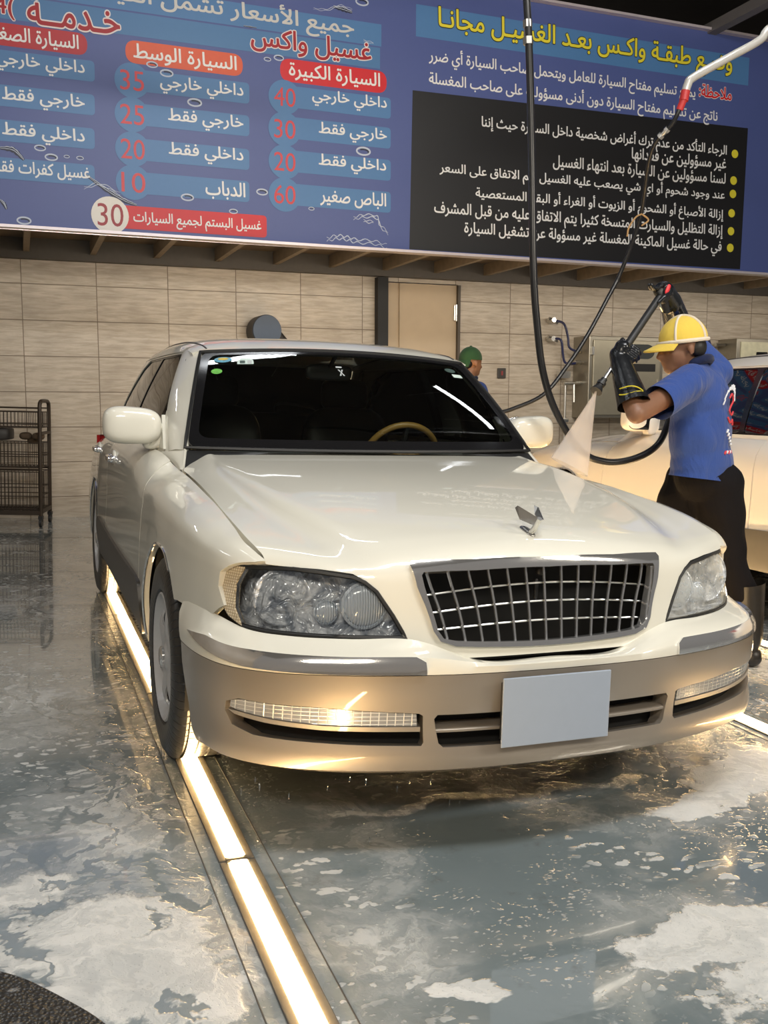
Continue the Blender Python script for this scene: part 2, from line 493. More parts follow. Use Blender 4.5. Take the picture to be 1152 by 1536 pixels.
def paint(name, col, beads=.25, flake=.0):
    n = NT(name); c = n.co()
    f = n.noise(c, 3, 3); a = tuple(x*.96 for x in col)
    n.set(base=n.mix(f, a, col), rough=.38, metal=flake, coat=1.0, coatr=.03, spec=.4)
    w = n.voro(c, 85.); w2 = n.noise(c, 4, 2)
    h = n.math('MULTIPLY', n.ramp(w, .0, .28, 1., 0.), n.ramp(w2, .5, .62))
    n.bump(h, beads, .0012)
    return n.m
M_ = {}
M_['pearl'] = paint('pearl_white_paint', (.76, .735, .64))
M_['white2'] = paint('wet_white_paint', (.80, .74, .66), beads=.7)
M_['silver'] = paint('champagne_grey_paint', (.37, .325, .275), .15, .55)
M_['clad'] = plain('dark_grey_sill_paint', (.055, .048, .042), .38, 0, .1)
M_['chrome'] = plain('chrome', (.86, .86, .86), .10, .9, .02)
M_['steel'] = plain('brushed_steel', (.62, .61, .58), .28, 1., .08, 60)
M_['alloy'] = plain('silver_alloy', (.56, .56, .57), .34, .25, .04)
M_['black'] = plain('black_plastic', (.012, .012, .013), .45, 0, .2)
M_['gloss'] = plain('gloss_black_trim', (.008, .008, .009), .12, 0, .1)
M_['dark'] = plain('dark_cavity', (.006, .006, .006), .8, 0, .1)
M_['rubber'] = plain('seal_rubber', (.010, .010, .010), .5)
M_['seat'] = plain('black_leather', (.012, .011, .011), .5, 0, .2, 80, .2)
M_['trimgrey'] = plain('grey_interior_trim', (.10, .105, .10), .6)
M_['wood'] = plain('polished_wood_rim', (.35, .19, .05), .25, 0, .25, 12)
M_['wsglass'] = glassy('windshield_glass', (.62, .68, .64), 1., .01, 1.5)
M_['tint'] = glassy('tinted_side_glass', (.10, .085, .07), 1., .02, 1.75)
M_['lens'] = glassy('clear_lamp_lens', (.93, .95, .97), 1., .02, 1.45)
M_['hazy'] = translucent('hazed_lamp_lens', (.75, .72, .62), .35, 14.)
def _lampback():
    n = NT('lamp_reflector'); c = n.co(); h = n.noise(c, 26, 2, .5, 1.2); n.set(base=n.mix(n.ramp(n.noise(c, 18, 3, .6, 1.), .35, .65), (.30, .33, .38), (.95, .97, 1.)), metal=.2, rough=.15); n.bump(h, .8, .03); return n.m
M_['lampback'] = _lampback()
def _flute():
    n = NT('fluted_glass'); x = n.sep(n.co())[0]; h = n.math('SINE', n.math('MULTIPLY', x, 900.)); n.set(base=(.70, .76, .84), metal=.15, rough=.2, coat=1., coatr=.03); n.bump(h, .5, .003); return n.m
M_['flute'] = _flute()
def _corner():
    n = NT('corner_lamp_grid'); s = n.sep(n.co()); a = n.math('ABSOLUTE', n.math('SINE', n.math('MULTIPLY', s[2], 420.))); b = n.math('ABSOLUTE', n.math('SINE', n.math('MULTIPLY', s[1], 420.)))
    g = n.math('MINIMUM', a, b); n.set(base=n.mix(n.ramp(g, .05, .5), (.34, .25, .14), (.75, .62, .42)), rough=.2, coat=.8, coatr=.03); n.bump(g, .5, .003); return n.m
M_['corner'] = _corner()
def _drl():
    n = NT('clear_marker_lens'); s = n.sep(n.co()); a = n.math('ABSOLUTE', n.math('SINE', n.math('MULTIPLY', s[0], 150.))); b = n.math('ABSOLUTE', n.math('SINE', n.math('MULTIPLY', s[2], 300.)))
    g = n.math('MINIMUM', n.ramp(a, .05, .3), n.ramp(b, .05, .4)); n.set(base=n.mix(g, (.85, .85, .82), (.42, .42, .42)), rough=.15, metal=.5, coat=1., coatr=.02); n.bump(g, .4, .004); return n.m
M_['drl'] = _drl()
def _tyre():
    n = NT('wet_tyre_rubber'); c = n.co(); s = n.sep(c); ang = n.math('ARCTAN2', s[1], s[2])
    g = n.math('ABSOLUTE', n.math('SINE', n.math('MULTIPLY', ang, 36.))); f = n.noise(c, 40, 3)
    n.set(base=n.mix(f, (.010, .010, .010), (.022, .021, .02)), rough=.30, spec=.6); n.bump(n.ramp(g, 0., .35), .8, .004); return n.m
M_['tyre'] = _tyre()
M_['plate'] = plain('plate_enamel', (.34, .40, .50), .35, 0, .03)
SIGN_BANDS = [('lb', 2.021, 5.629, 4.476, 0.266, 0, 1), ('lb', -1.624, 1.7, 4.306, 0.181, 0, 1), ('lb2', -1.632, 1.689, 4.117, 0.172, 0, 1), ('rd', 0.802, 1.752, 3.923, 0.184, 1, 1), ('or', -0.448, 0.488, 3.911, 0.174, 1, 1), ('rd2', -1.594, -0.734, 3.918, 0.164, 1, 1), ('lb', 0.84, 1.791, 3.713, 0.174, 0.25, 1), ('lb', 0.838, 1.792, 3.463, 0.176, 0.25, 1), ('lb', 0.837, 1.794, 3.192, 0.177, 0.25, 1), ('lb', 0.835, 1.796, 2.92, 0.178, 0.25, 1), ('lb', -0.402, 0.54, 3.699, 0.165, 0.25, 1), ('lb', -0.408, 0.537, 3.44, 0.166, 0.25, 1), ('lb', -0.41, 0.534, 3.171, 0.168, 0.25, 1), ('lb', -0.411, 0.532, 2.912, 0.169, 0.25, 1), ('lb', -1.648, -0.685, 3.726, 0.156, 0.25, 1), ('lb', -1.659, -0.691, 3.474, 0.157, 0.25, 1), ('lb', -1.67, -0.699, 3.218, 0.158, 0.25, 1), ('lb', -1.681, -0.707, 2.94, 0.159, 0.25, 1), ('rd', -0.598, 0.677, 2.639, 0.181, 0.25, 1)]
SIGN_TEXT = [('وضـع طبقـة واكـس بعـد الغسيـل مجانـا', 'ye', 2.23, 5.42, 4.495, 0.259, 1), ('ملاحظة:', 'rd', 5.032, 5.429, 4.235, 0.151, 2), ('يمنع تسليم مفتاح السيارة للعامل ويتحمل صاحب السيارة أي ضرر', 'wh', 2.145, 4.992, 4.192, 0.171, 0), ('ناتج عن تسليم مفتاح السيارة دون أدنى مسؤولية على صاحب المغسلة', 'wh', 2.147, 5.269, 4.002, 0.172, 0), ('الرجاء التأكد من عدم ترك أغراض شخصية داخل السيارة حيث إننا', 'wh', 2.669, 5.402, 3.688, 0.164, 0), ('غير مسؤولين عن فقدانها', 'wh', 4.278, 5.403, 3.553, 0.152, 0), ('لسنا مسؤولين عن السيارة بعد انتهاء الغسيل', 'wh', 3.415, 5.403, 3.406, 0.151, 0), ('عند وجود شحوم أو اي شي يصعب عليه الغسيل يتم الاتفاق على السعر', 'wh', 2.26, 5.403, 3.252, 0.153, 0), ('إزالة الأصباغ أو الشحوم أو الزيوت أو الغراء أو البقع المستعصية', 'wh', 2.62, 5.398, 3.064, 0.154, 0), ('إزالة التظليل والسيارت المتسخة كثيرا يتم الاتفاق عليه من قبل المشرف', 'wh', 2.212, 5.4, 2.891, 0.153, 0), ('في حالة غسيل الماكينة المغسلة غير مسؤولة عن تشغيل السيارة', 'wh', 2.512, 5.392, 2.731, 0.155, 0), ('جميع الأسعار تشمل القيمة', 'gr', -0.727, 1.452, 4.326, 0.215, 0), ('غسيل واكس', 'dr', 0.556, 1.609, 4.139, 0.203, 2), ('خـدمــة', 'dr', -1.167, -0.483, 4.128, 0.225, 2), ('(4', 'dr', -1.394, -1.254, 4.107, 0.163, 2), ('السيارة الكبيرة', 'wh', 0.877, 1.69, 3.922, 0.147, 0), ('السيارة الوسط', 'wh', -0.387, 0.437, 3.907, 0.143, 0), ('السيارة الصغيرة', 'wh', -1.503, -0.798, 3.913, 0.136, 0), ('40', 'nr', 0.749, 0.933, 3.704, 0.15, 0), ('داخلي خارجي', 'wh', 1.078, 1.753, 3.733, 0.142, 0), ('30', 'nr', 0.747, 0.931, 3.446, 0.151, 0), ('خارجي فقط', 'wh', 1.136, 1.755, 3.467, 0.144, 0), ('20', 'nr', 0.745, 0.93, 3.181, 0.152, 0), ('داخلي فقط', 'wh', 1.135, 1.75, 3.206, 0.145, 0), ('60', 'nr', 0.743, 0.929, 2.913, 0.153, 0), ('الباص صغير', 'wh', 1.147, 1.752, 2.921, 0.146, 0), ('35', 'nr', -0.494, -0.31, 3.692, 0.152, 0), ('داخلي خارجي', 'wh', -0.185, 0.49, 3.694, 0.145, 0), ('25', 'nr', -0.5, -0.315, 3.433, 0.153, 0), ('خارجي فقط', 'wh', -0.127, 0.487, 3.442, 0.146, 0), ('20', 'nr', -0.502, -0.316, 3.168, 0.154, 0), ('داخلي فقط', 'wh', -0.127, 0.484, 3.18, 0.148, 0), ('10', 'nr', -0.504, -0.317, 2.911, 0.155, 0), ('الدباب', 'wh', 0.165, 0.497, 2.906, 0.149, 0), ('داخلي خارجي', 'wh', -1.404, -0.759, 3.725, 0.142, 0), ('خارجي فقط', 'wh', -1.367, -0.766, 3.468, 0.144, 0), ('داخلي فقط', 'wh', -1.376, -0.774, 3.21, 0.144, 0), ('غسيل كفرات فقط', 'wh', -1.477, -0.742, 2.944, 0.146, 0), ('30', 'dr2', -0.695, -0.495, 2.646, 0.175, 0), ('غسيل البستم لجميع السيارات', 'wh', -0.418, 0.631, 2.628, 0.16, 0)]
SIGN_DISCS = [('ye', 5.504, 3.671, 0.041, 3), ('ye', 5.503, 3.411, 0.042, 3), ('ye', 5.503, 3.28, 0.041, 3), ('ye', 5.498, 3.09, 0.041, 3), ('ye', 5.5, 2.913, 0.041, 3), ('ye', 5.501, 2.748, 0.042, 3), ('lb', 0.84, 3.703, 0.139, 2), ('lb', 0.838, 3.446, 0.14, 2), ('lb', 0.837, 3.181, 0.14, 2), ('lb', 0.835, 2.913, 0.14, 2), ('lb', -0.402, 3.692, 0.135, 2), ('lb', -0.408, 3.433, 0.134, 2), ('lb', -0.41, 3.168, 0.135, 2), ('lb', -0.411, 2.911, 0.136, 2), ('cr', -0.598, 2.644, 0.145, 3)]
SIGN_RINGS = [(0.089, 3.579, 0.054), (0.792, 4.011, 0.039), (0.695, 3.988, 0.028), (1.539, 3.332, 0.061), (0.017, 2.829, 0.048), (0.395, 2.745, 0.033), (0.64, 2.92, 0.045), (1.069, 2.815, 0.024), (-1.027, 3.051, 0.044), (-1.107, 3.113, 0.039), (-0.913, 3.066, 0.02), (-0.814, 3.064, 0.025), (-1.243, 2.559, 0.049), (1.523, 4.555, 0.054), (-0.13, 3.78, 0.048), (-0.243, 3.832, 0.041)]
SIGN_STROKES = [('dk', [(-0.778, 2.942), (-0.618, 2.837), (-0.492, 2.77), (-0.389, 2.736)], 0.046), ('dk', [(-1.396, 3.086), (-1.301, 3.08), (-1.227, 3.012)], 0.048), ('wo', [(-0.791, 2.829), (-0.669, 2.869), (-0.517, 2.809)], 0.016), ('wo', [(1.449, 2.747), (1.541, 2.776), (1.665, 2.773), (1.696, 2.708), (1.772, 2.644)], 0.024), ('wo', [(1.541, 2.737), (1.634, 2.732)], 0.019), ('wo', [(1.206, 2.551), (1.297, 2.579), (1.387, 2.574), (1.48, 2.557), (1.635, 2.555), (1.761, 2.528)], 0.03), ('dk', [(1.267, 4.481), (1.356, 4.472), (1.434, 4.457)], 0.047), ('wo', [(1.092, 4.435), (1.209, 4.442), (1.326, 4.49), (1.434, 4.473)], 0.012), ('dk', [(-1.41, 2.7), (-1.383, 2.673), (-1.366, 2.634)], 0.038), ('wo', [(1.536, 4.239), (1.628, 4.228)], 0.012), ('dk', [(0.496, 4.223), (0.607, 4.223)], 0.017)]
# ---------------------------------------------------------------- room shell
TILT = math.radians(1.4)          # the floor falls away from the level walls towards the drain
def tilted(u, y, w, a=TILT): return (u*math.cos(a)-w*math.sin(a), y, u*math.sin(a)+w*math.cos(a))

# floor: wet epoxy concrete with soap suds
def floor_mat():
    n = NT('wet_epoxy_floor'); c = n.co(); s = n.sep(c)
    warp = n.vmath('SUBTRACT', n.noise(c, 3.5, 5, .6, .3, True), (.5, .5, .5))
    p = n.vmath('ADD', c, n.scale(warp, (.34, .34, 0)))
    fine = n.noise(c, 11, 6, .65)
    def blob(x, y, rx, ry, a=0., soft=.35, edge=.45):
        v = n.vmath('SUBTRACT', p, (x, y, 0)); q = n.sep(v); ca, sa = math.cos(a), math.sin(a)
        X = n.math('DIVIDE', n.math('ADD', n.math('MULTIPLY', q[0], ca), n.math('MULTIPLY', q[1], sa)), rx)
        Y = n.math('DIVIDE', n.math('SUBTRACT', n.math('MULTIPLY', q[1], ca), n.math('MULTIPLY', q[0], sa)), ry)
        d = n.math('SQRT', n.math('ADD', n.math('MULTIPLY', X, X), n.math('MULTIPLY', Y, Y)))
        d = n.math('ADD', d, n.math('MULTIPLY', n.math('SUBTRACT', fine, .5), edge))
        return n.ramp(d, 1., 1.-soft, 0., 1.)
    def union(*a):
        r = a[0]
        for b in a[1:]: r = n.math('MAXIMUM', r, b)
        return r
    # broad areas of suds
    foam = union(blob(.13, -1.50, .27, .13, .1, .14, .9), blob(.40, -1.72, .45, .22, 0, .14, .9), blob(.60, -.86, .25, .085, .25, .2, .9), blob(.95, -.68, .32, .20, .4, .2, .9),
                 blob(-.53, -1.52, .085, .055, -.5, .16, .35), blob(-1.20, -1.08, .26, .20, -.55, .22, .6), blob(-1.05, -1.32, .13, .18, .25, .25, .7), blob(-1.40, -.80, .26, .12, .2, .5, .9), blob(-1.22, -1.22, .15, .16, .3, .2, .6))
    thin = union(blob(-1.35, .75, .65, .34, .1, .9), blob(1.9, .5, .6, .9, 0, .9), blob(-1.10, -.45, .36, .8, 0, .9), blob(-.98, -1.1, .2, .5, .2, .9), blob(-.6, -1.3, .2, .3, 0, .9))
    # the streak of suds dragged along in front of the bumper
    sy = n.math('ADD', s[1], n.math('MULTIPLY', n.math('SUBTRACT', n.noise(c, 3.4, 4), .5), .34))
    line = n.math('MULTIPLY', n.ramp(n.math('ABSOLUTE', n.math('ADD', sy, .625)), .034, .012), n.math('MULTIPLY', n.ramp(s[0], -.62, -.5), n.ramp(s[0], .6, .42)))
    cell = n.noise(c, 30, 6, .72, 1.0); lace = n.ramp(cell, .38, .60)
    swirl = n.noise(n.vmath('ADD', p, n.scale(warp, (.3, .3, 0))), 7, 5, .6, 1.4)
    # loose flecks of suds, drawn out along the flow
    q = n.vmath('ADD', n.scale(c, (1, 1.7, 0)), n.scale(warp, (.22, .22, 0)))
    vs = n.voro(q, 20.); rg = n.noise(c, 1.9, 3); zone = n.math('MAXIMUM', n.ramp(rg, .46, .58), n.math('MULTIPLY', n.ramp(s[0], -.92, -1.05), .55))
    fleck = n.math('MULTIPLY', n.math('MULTIPLY', n.ramp(vs, .42, .33), n.ramp(n.noise(c, 19, 2), .42, .50)), zone)
    vs2 = n.voro(q, 58.); fleck2 = n.math('MULTIPLY', n.math('MULTIPLY', n.ramp(vs2, .38, .26), n.ramp(n.noise(c, 31, 2), .47, .55)), n.ramp(n.noise(c, 2.7, 3, .5), .40, .60))
    film = n.math('MULTIPLY', n.ramp(n.noise(p, 1.3, 4, .55), .42, .60), n.math('MULTIPLY_ADD', n.ramp(swirl, .35, .65), .34, .12))
    vein = n.math('MULTIPLY', n.ramp(n.math('ABSOLUTE', n.math('SUBTRACT', n.noise(n.scale(p, (1.3, .8, 0)), 2.6, 4, .55, .8), .5)), .030, .012), n.ramp(s[0], -.88, -.97))
    pores = n.ramp(n.voro(c, 120.), .10, .22, .75, 1.)
    body = n.math('MULTIPLY', n.math('MULTIPLY_ADD', n.ramp(swirl, .3, .7), .34, .56), pores)
    F = n.math('MAXIMUM', n.math('MULTIPLY', foam, body), n.math('MULTIPLY', line, n.math('MULTIPLY_ADD', lace, .35, .25)))
    F = n.math('MAXIMUM', F, n.math('MULTIPLY', thin, n.math('MULTIPLY_ADD', n.ramp(swirl, .36, .66), .38, .24)))
    F = n.math('MAXIMUM', F, n.math('MULTIPLY', fleck, .62)); F = n.math('MAXIMUM', F, n.math('MULTIPLY', fleck2, .42))
    F = n.math('MAXIMUM', F, film)
    F = n.math('MULTIPLY', F, n.math('SUBTRACT', 1., n.math('MULTIPLY', vein, .8)))
    base = n.mix(n.noise(c, 2.2, 6, .6), (.135, .170, .180), (.225, .262, .270))
    grime = n.ramp(n.noise(c, 7, 8, .7), .56, .75, 0, .55); base = n.mix(grime, base, (.10, .095, .085))
    n.set(base=n.mix(F, base, (.80, .785, .75)), rough=n.math('MULTIPLY_ADD', F, .40, n.ramp(n.noise(c, 1.7, 4),   .35, .7, .05, .16)), spec=.6, coat=n.ramp(F, .8, .1, 0, 1.), coatr=.03)
    rip = n.noise(n.scale(c, (1, 1.4, 1)), 16, 4, .55, .8)
    h = n.math('ADD', n.math('MULTIPLY', F, .9), n.math('MULTIPLY', rip, .14)); n.bump(h, .42, .012)
    return n.m
structure(MB().box((2, .9, -.1), (20, 12.4, .2)).build('floor', floor_mat(), None, False))
def asphalt_mat():
    n = NT('wet_asphalt'); c = n.co(); v = n.voro(c, 110.); f = n.noise(c, 60, 4)
    s = n.ramp(n.voro(n.vmath('ADD', c, n.scale(n.noise(c, 12, 3, .5, 0, True), (.06, .06, 0))), 14.), .26, .16); s = n.math('MULTIPLY', s, n.ramp(n.noise(c, 5, 2), .5, .6))
    n.set(base=n.mix(s, n.mix(f, (.010, .010, .010), (.05, .05, .05)), (.6, .6, .6)), rough=.35); n.bump(v, .9, .01); return n.m
e = [(-3.2, -.55), (-2.4, -.80), (-1.75, -.98), (-1.45, -1.10), (-1.37, -1.16), (-1.30, -1.25), (-1.235, -1.34), (-1.19, -1.43), (-1.12, -1.60), (-.95, -1.95), (-.6, -2.4), (.2, -2.9), (1.2, -3.4), (1.2, -5.3), (-3.2, -5.3)]
structure(trim('asphalt', lambda q: np.stack([q[..., 0], q[..., 1], .004+0*q[..., 0]], -1), round_poly(e, .08, 4), .25, asphalt_mat(), None, thick=.004, ref=(0, 0, -9)))

# walls of travertine tiles
def tile_mat(u0):
    n = NT('travertine_tiles'); c = n.co(); s = n.sep(c)
    fu = n.math('DIVIDE', n.math('SUBTRACT', s[0], u0), .6875); fw = n.math('DIVIDE', n.math('SUBTRACT', s[2], .229), .3415)
    iu, iw = n.math('FLOOR', fu), n.math('FLOOR', fw)
    du = n.math('MULTIPLY', n.math('ABSOLUTE', n.math('SUBTRACT', n.math('FRACT', n.math('ADD', fu, .5)), .5)), .6875)
    dw = n.math('MULTIPLY', n.math('ABSOLUTE', n.math('SUBTRACT', n.math('FRACT', n.math('ADD', fw, .5)), .5)), .3415)
    joint = n.ramp(n.math('MINIMUM', du, dw), .0024, .005, 1., 0.)
    cb = n.t.nodes.new('ShaderNodeCombineXYZ'); n.put(cb.inputs[0], n.math('MULTIPLY', iu, 3.7)); n.put(cb.inputs[1], n.math('MULTIPLY', iw, 5.3)); n.put(cb.inputs[2], iw)
    cc = n.vmath('ADD', c, cb.outputs[0])
    v = n.noise(n.scale(cc, (1.2, 1, 11)), 3.2, 7, .62, .4); v2 = n.noise(n.scale(cc, (2, 1, 22)), 7, 5, .7)
    tone = n.noise(n.scale(cc, (.0, .0, .0)), 1.0, 0); 
    base = n.mix(n.ramp(v, .3, .72), (.385, .325, .255), (.56, .495, .41)); base = n.mix(n.ramp(v2, .58, .72, 0, .35), base, (.27, .20, .135))
    soot = n.math('MULTIPLY', n.ramp(n.noise(c, 3, 4), .35, .7), .25); base = n.mix(soot, base, (.24, .20, .155))
    n.set(base=n.mix(joint, base, (.16, .12, .085)), rough=n.ramp(v2, .3, .7, .28, .45)); n.bump(n.math('MULTIPLY_ADD', joint, -1., n.math('MULTIPLY', v2, .12)), .5, .006); return n.m
def wall_piece(u0, u1, w0, w1, name, org):
    o = MB().box(((u0+u1)/2, .06, (w0+w1)/2), (u1-u0, .12, w1-w0)).build(name, tile_mat(org), None, False)
    o.location = (0, 6.8, 0); o.rotation_euler = (0, -TILT, 0); return structure(o)
wall_piece(-6.5, 2.317, -.6, 5.3, 'wall_back', -1.265)
wall_piece(3.30, 12.0, -.6, 5.3, 'wall_back', 3.275)
wall_piece(2.317, 3.30, 2.46, 5.3, 'wall_back', 3.275)
o = MB().box((-6.06, 2, 2.5), (.12, 10, 6)).build('wall_left', tile_mat(0), None, False); structure(o)
DARKC = plain('dark_roof_sheet', (.022, .020, .022), .6)
structure(MB().box((2, 1.2, 5.5), (18, 13, .1)).build('ceiling', DARKC, None, False))
# door in the back wall
o = MB().box((2.808, .05, 1.0), (.965, .08, 2.90)).box((2.6,-.0,1.0),(.004,.03,2.9)).build('door_1', plain('beige_door_laminate', (.46, .36, .245), .5, 0, .07, 6), None, False)
o.location = (0, 6.8, 0); o.rotation_euler = (0, -TILT, 0); structure(o); D1 = o
for w in (2.15, 1.2, .3): MB().tube([(3.283, -.012, w-.09), (3.283, -.012, w+.09)], .012).box((3.283, -.003, w), (.05, .008, .17)).build('hinge', M_['steel'], D1)
o = MB().box((2.375, -.03, 1.0), (.12, .14, 2.98)).build('trim_1', plain('black_post_paint', (.006, .006, .007), .6), None, False)
o.location = (0, 6.8, 0); o.rotation_euler = (0, -TILT, 0); structure(o)
o = MB().box((3.306, -.008, 1.2), (.03, .06, 2.5)).build('trim_2', plain('door_edge', (.07, .055, .04), .5), None, False)
o.location = (0, 6.8, 0); o.rotation_euler = (0, -TILT, 0); structure(o)
# canopy soffit between sign and wall, with its purlins
WOODY = plain('weathered_plywood', (.15, .105, .065), .7, 0, .35, 9)
DKSTEEL = plain('dark_painted_steel', (.07, .06, .05), .5, .3, .15, 20)
o = MB().box((3, 5.93, 2.70), (18, 1.74, .02)).build('ceiling', WOODY, None, False); o.rotation_euler = (0, -TILT, 0); o.name = 'ceiling'; structure(o); o.location = (0, 0, 0)
o = MB().box((3, 6.74, 2.60), (18, .10, .20)).build('trim_3', DKSTEEL, None, False); o.rotation_euler = (0, -TILT, 0); structure(o)
for k in range(26):
    u = -3.03+.60*k
    b = MB().box((0, 0, 0), (.012, 1.66, .12)).box((.022, 0, -.054), (.05, 1.66, .012))
    o = b.build('ceiling_purlin', plain('rusty_purlin', (.20, .145, .09), .6, .1, .3, 15) if k == 0 else bpy.data.materials['rusty_purlin'], None, False)
    o.location = tilted(u, 5.87, 2.62); o.rotation_euler = (0, -TILT, 0); tag(o, 'rusty steel purlin running from the sign back to the tiled wall under the canopy', 'roof beam', 'purlins under the canopy')
# roof trusses overhead
for i, (x0, x1) in enumerate([(3.9, 4.6)]):
    o = MB().tube([(5.05, 5.1, 4.93), (5.05, -3, 4.93)], .07, 4).build('roof_beam', plain('grey_roof_beam', (.16, .15, .15), .5, .2), None, False)
    tag(o, 'grey steel roof beam running over the top of the sign at right', 'roof beam')

# LED floor strips
GLOW = emitter('warm_led_diffuser', (1., .66, .30), STRIP_POWER)
CHAN = plain('wet_steel_channel', (.17, .155, .13), .3, .5, .25, 30)
GRV = plain('channel_cover_joint', (.07, .066, .06), .6)
for k, x in enumerate((-.845, 1.272)):
    for s_ in (-1, 1): structure(MB().box((x+s_*.085, .3, .0006), (.003, 5.2, .0012)).build('trim_%d' % (4+2*k+(s_ > 0)), GRV, None, False))
def bar(x, y0, y1, label, grp):
    r = empty('floor_light_bar', (x, (y0+y1)/2, 0)); tag(r, label, 'floor light', grp); L = y1-y0
    MB().box((0, 0, .006), (.046, L-.03, .016), bev=.006).build('diffuser', GLOW, r)
    b = MB()
    for s in (-1, 1): b.box((s*.036, 0, .002), (.022, L-.008, .006), bev=.002)
    for s in (-1, 1): b.box((0, s*(L/2-.0095), .0035), (.056, .011, .009))
    b.build('channel', CHAN, r, False)
lab = {0: 'lit warm white floor light bar running forward to the bottom edge, nearest the camera', 1: 'lit warm floor light bar ending in front of the left front tyre', 2: 'lit warm floor light bar seen between the left front and rear tyres', 3: 'lit warm floor light bar under the left rear tyre', 4: 'lit warm floor light bar behind the left rear tyre'}
ys = [-2.30, -.80, .70, 2.20, 3.70, 5.20]
nm = ['lit warm floor light bar reaching the bottom edge of the picture', 'lit warm floor light bar coming out from under the left front tyre',
      'lit warm floor light bar glowing between the front and rear tyres at left', 'lit warm floor light bar shining beneath the rear left tyre', 'lit warm floor light bar behind the rear tyre under the car']
for i in range(4): bar(-.845, ys[i], min(ys[i+1], 3.0), nm[i], 'floor light bars left of the sedan')
nm = ['lit warm floor light bar beside the right end of the front bumper', 'lit warm floor light bar on the floor by the worker\'s boots', 'lit warm floor light bar further back along the sedan\'s right side', 'lit warm floor light bar near the back wall on the sedan\'s right']
for i in range(4): bar(1.272, [-1.25, .25, 1.75, 3.25, 4.75][i], [-1.25, .25, 1.75, 3.25, 4.75][i+1], nm[i], 'floor light bars right of the sedan')
nm = ['lit warm floor light bar behind the worker\'s boots, by the second white car', 'lit warm floor light bar glowing along the second white car\'s flank', 'lit warm floor light bar near the second car\'s front wheel']
for i in range(3): bar(2.25, [.35, 1.85, 3.35, 4.85][i], [.35, 1.85, 3.35, 4.85][i+1], nm[i], 'floor light bars beside the second car')

# LED tubes under the roof
TUBE = emitter('cool_led_tube', (.94, .97, 1.), TUBE_POWER)
def tubelamp(p, q, label):
    p, q = Vector(p), Vector(q); r = empty('tube_lamp', (p+q)/2); tag(r, label, 'tube lamp', 'tube lamps above the bay')
    d = (q-p)/2
    MB().tube([-d, d], .032, 12).build('tube', TUBE, r)
    z = Vector((0, 0, .045)); b = MB().tube([-d*1.02+z, d*1.02+z], .03, 4)
    for s in (-1, 1): b.tube([d*s*.98, d*s*1.02], .026, 12); b.tube([d*s*.7+z, d*s*.7+Vector((0, 0, 5.4-((p+q)/2).z))], .006, 6)
    b.build('batten', M_['steel'], r)
tubelamp((-.62, 2.09, 4.2), (.44, 2.12, 4.2), 'lit tube lamp over the windshield, mirrored in its left top corner')
tubelamp((2.2, 2.04, 4.2), (3.13, 1.46, 4.2), 'lit tube lamp over the right side of the windshield')
tubelamp((-2.4, 1.0, 4.2), (-2.4, -.6, 4.2), 'lit tube lamp over the open floor at left')
tubelamp((-3.6, 5.6, 3.4), (-2.3, 5.6, 3.4), 'lit tube lamp near the back wall at left')
tubelamp((-4.4, 1.0, 3.0), (-4.4, 2.6, 3.0), 'unseen tube light added at left to brighten the car flank')  # extra tube, added only to lift the light on the left flank
# ---------------------------------------------------------------- price sign
_F = {}
def _af():
    seq = [('ء',1),('آ',2),('أ',2),('ؤ',2),('إ',2),('ئ',4),('ا',2),('ب',4),('ة',2),('ت',4),('ث',4),('ج',4),('ح',4),('خ',4),('د',2),('ذ',2),('ر',2),('ز',2),('س',4),('ش',4),('ص',4),('ض',4),('ط',4),('ظ',4),('ع',4),('غ',4),('ف',4),('ق',4),('ك',4),('ل',4),('م',4),('ن',4),('ه',4),('و',2),('ى',2),('ي',4)]
    c = 0xFE80
    for ch, n in seq: _F[ch] = (c, n); c += n
_af(); _F['ـ'] = (0x640, 4)
def shape_arabic(s):
    s = s.replace('لأ', '\uE001').replace('لإ', '\uE002').replace('لآ', '\uE003').replace('لا', '\uE000')
    lig = {'\uE000': (0xFEFB, 2), '\uE001': (0xFEF7, 2), '\uE002': (0xFEF9, 2), '\uE003': (0xFEF5, 2)}
    out = []
    for i, ch in enumerate(s):
        f = _F.get(ch) or lig.get(ch)
        if not f: out.append({'(': ')', ')': '('}.get(ch, ch) if len(s) > 2 else ch); continue
        pv = _F.get(s[i-1]) if i else None; joins_prev = bool(pv and pv[1] == 4) and f[1] > 1
        nx = (s[i+1] in _F and _F[s[i+1]][1] > 1 or s[i+1] in lig) if i+1 < len(s) else False
        joins_next = f[1] == 4 and nx
        k = (3 if joins_next else 1) if joins_prev else (2 if joins_next else 0)
        out.append('ـ' if ch == 'ـ' else chr(f[0]+k))
    return ''.join(out[::-1])
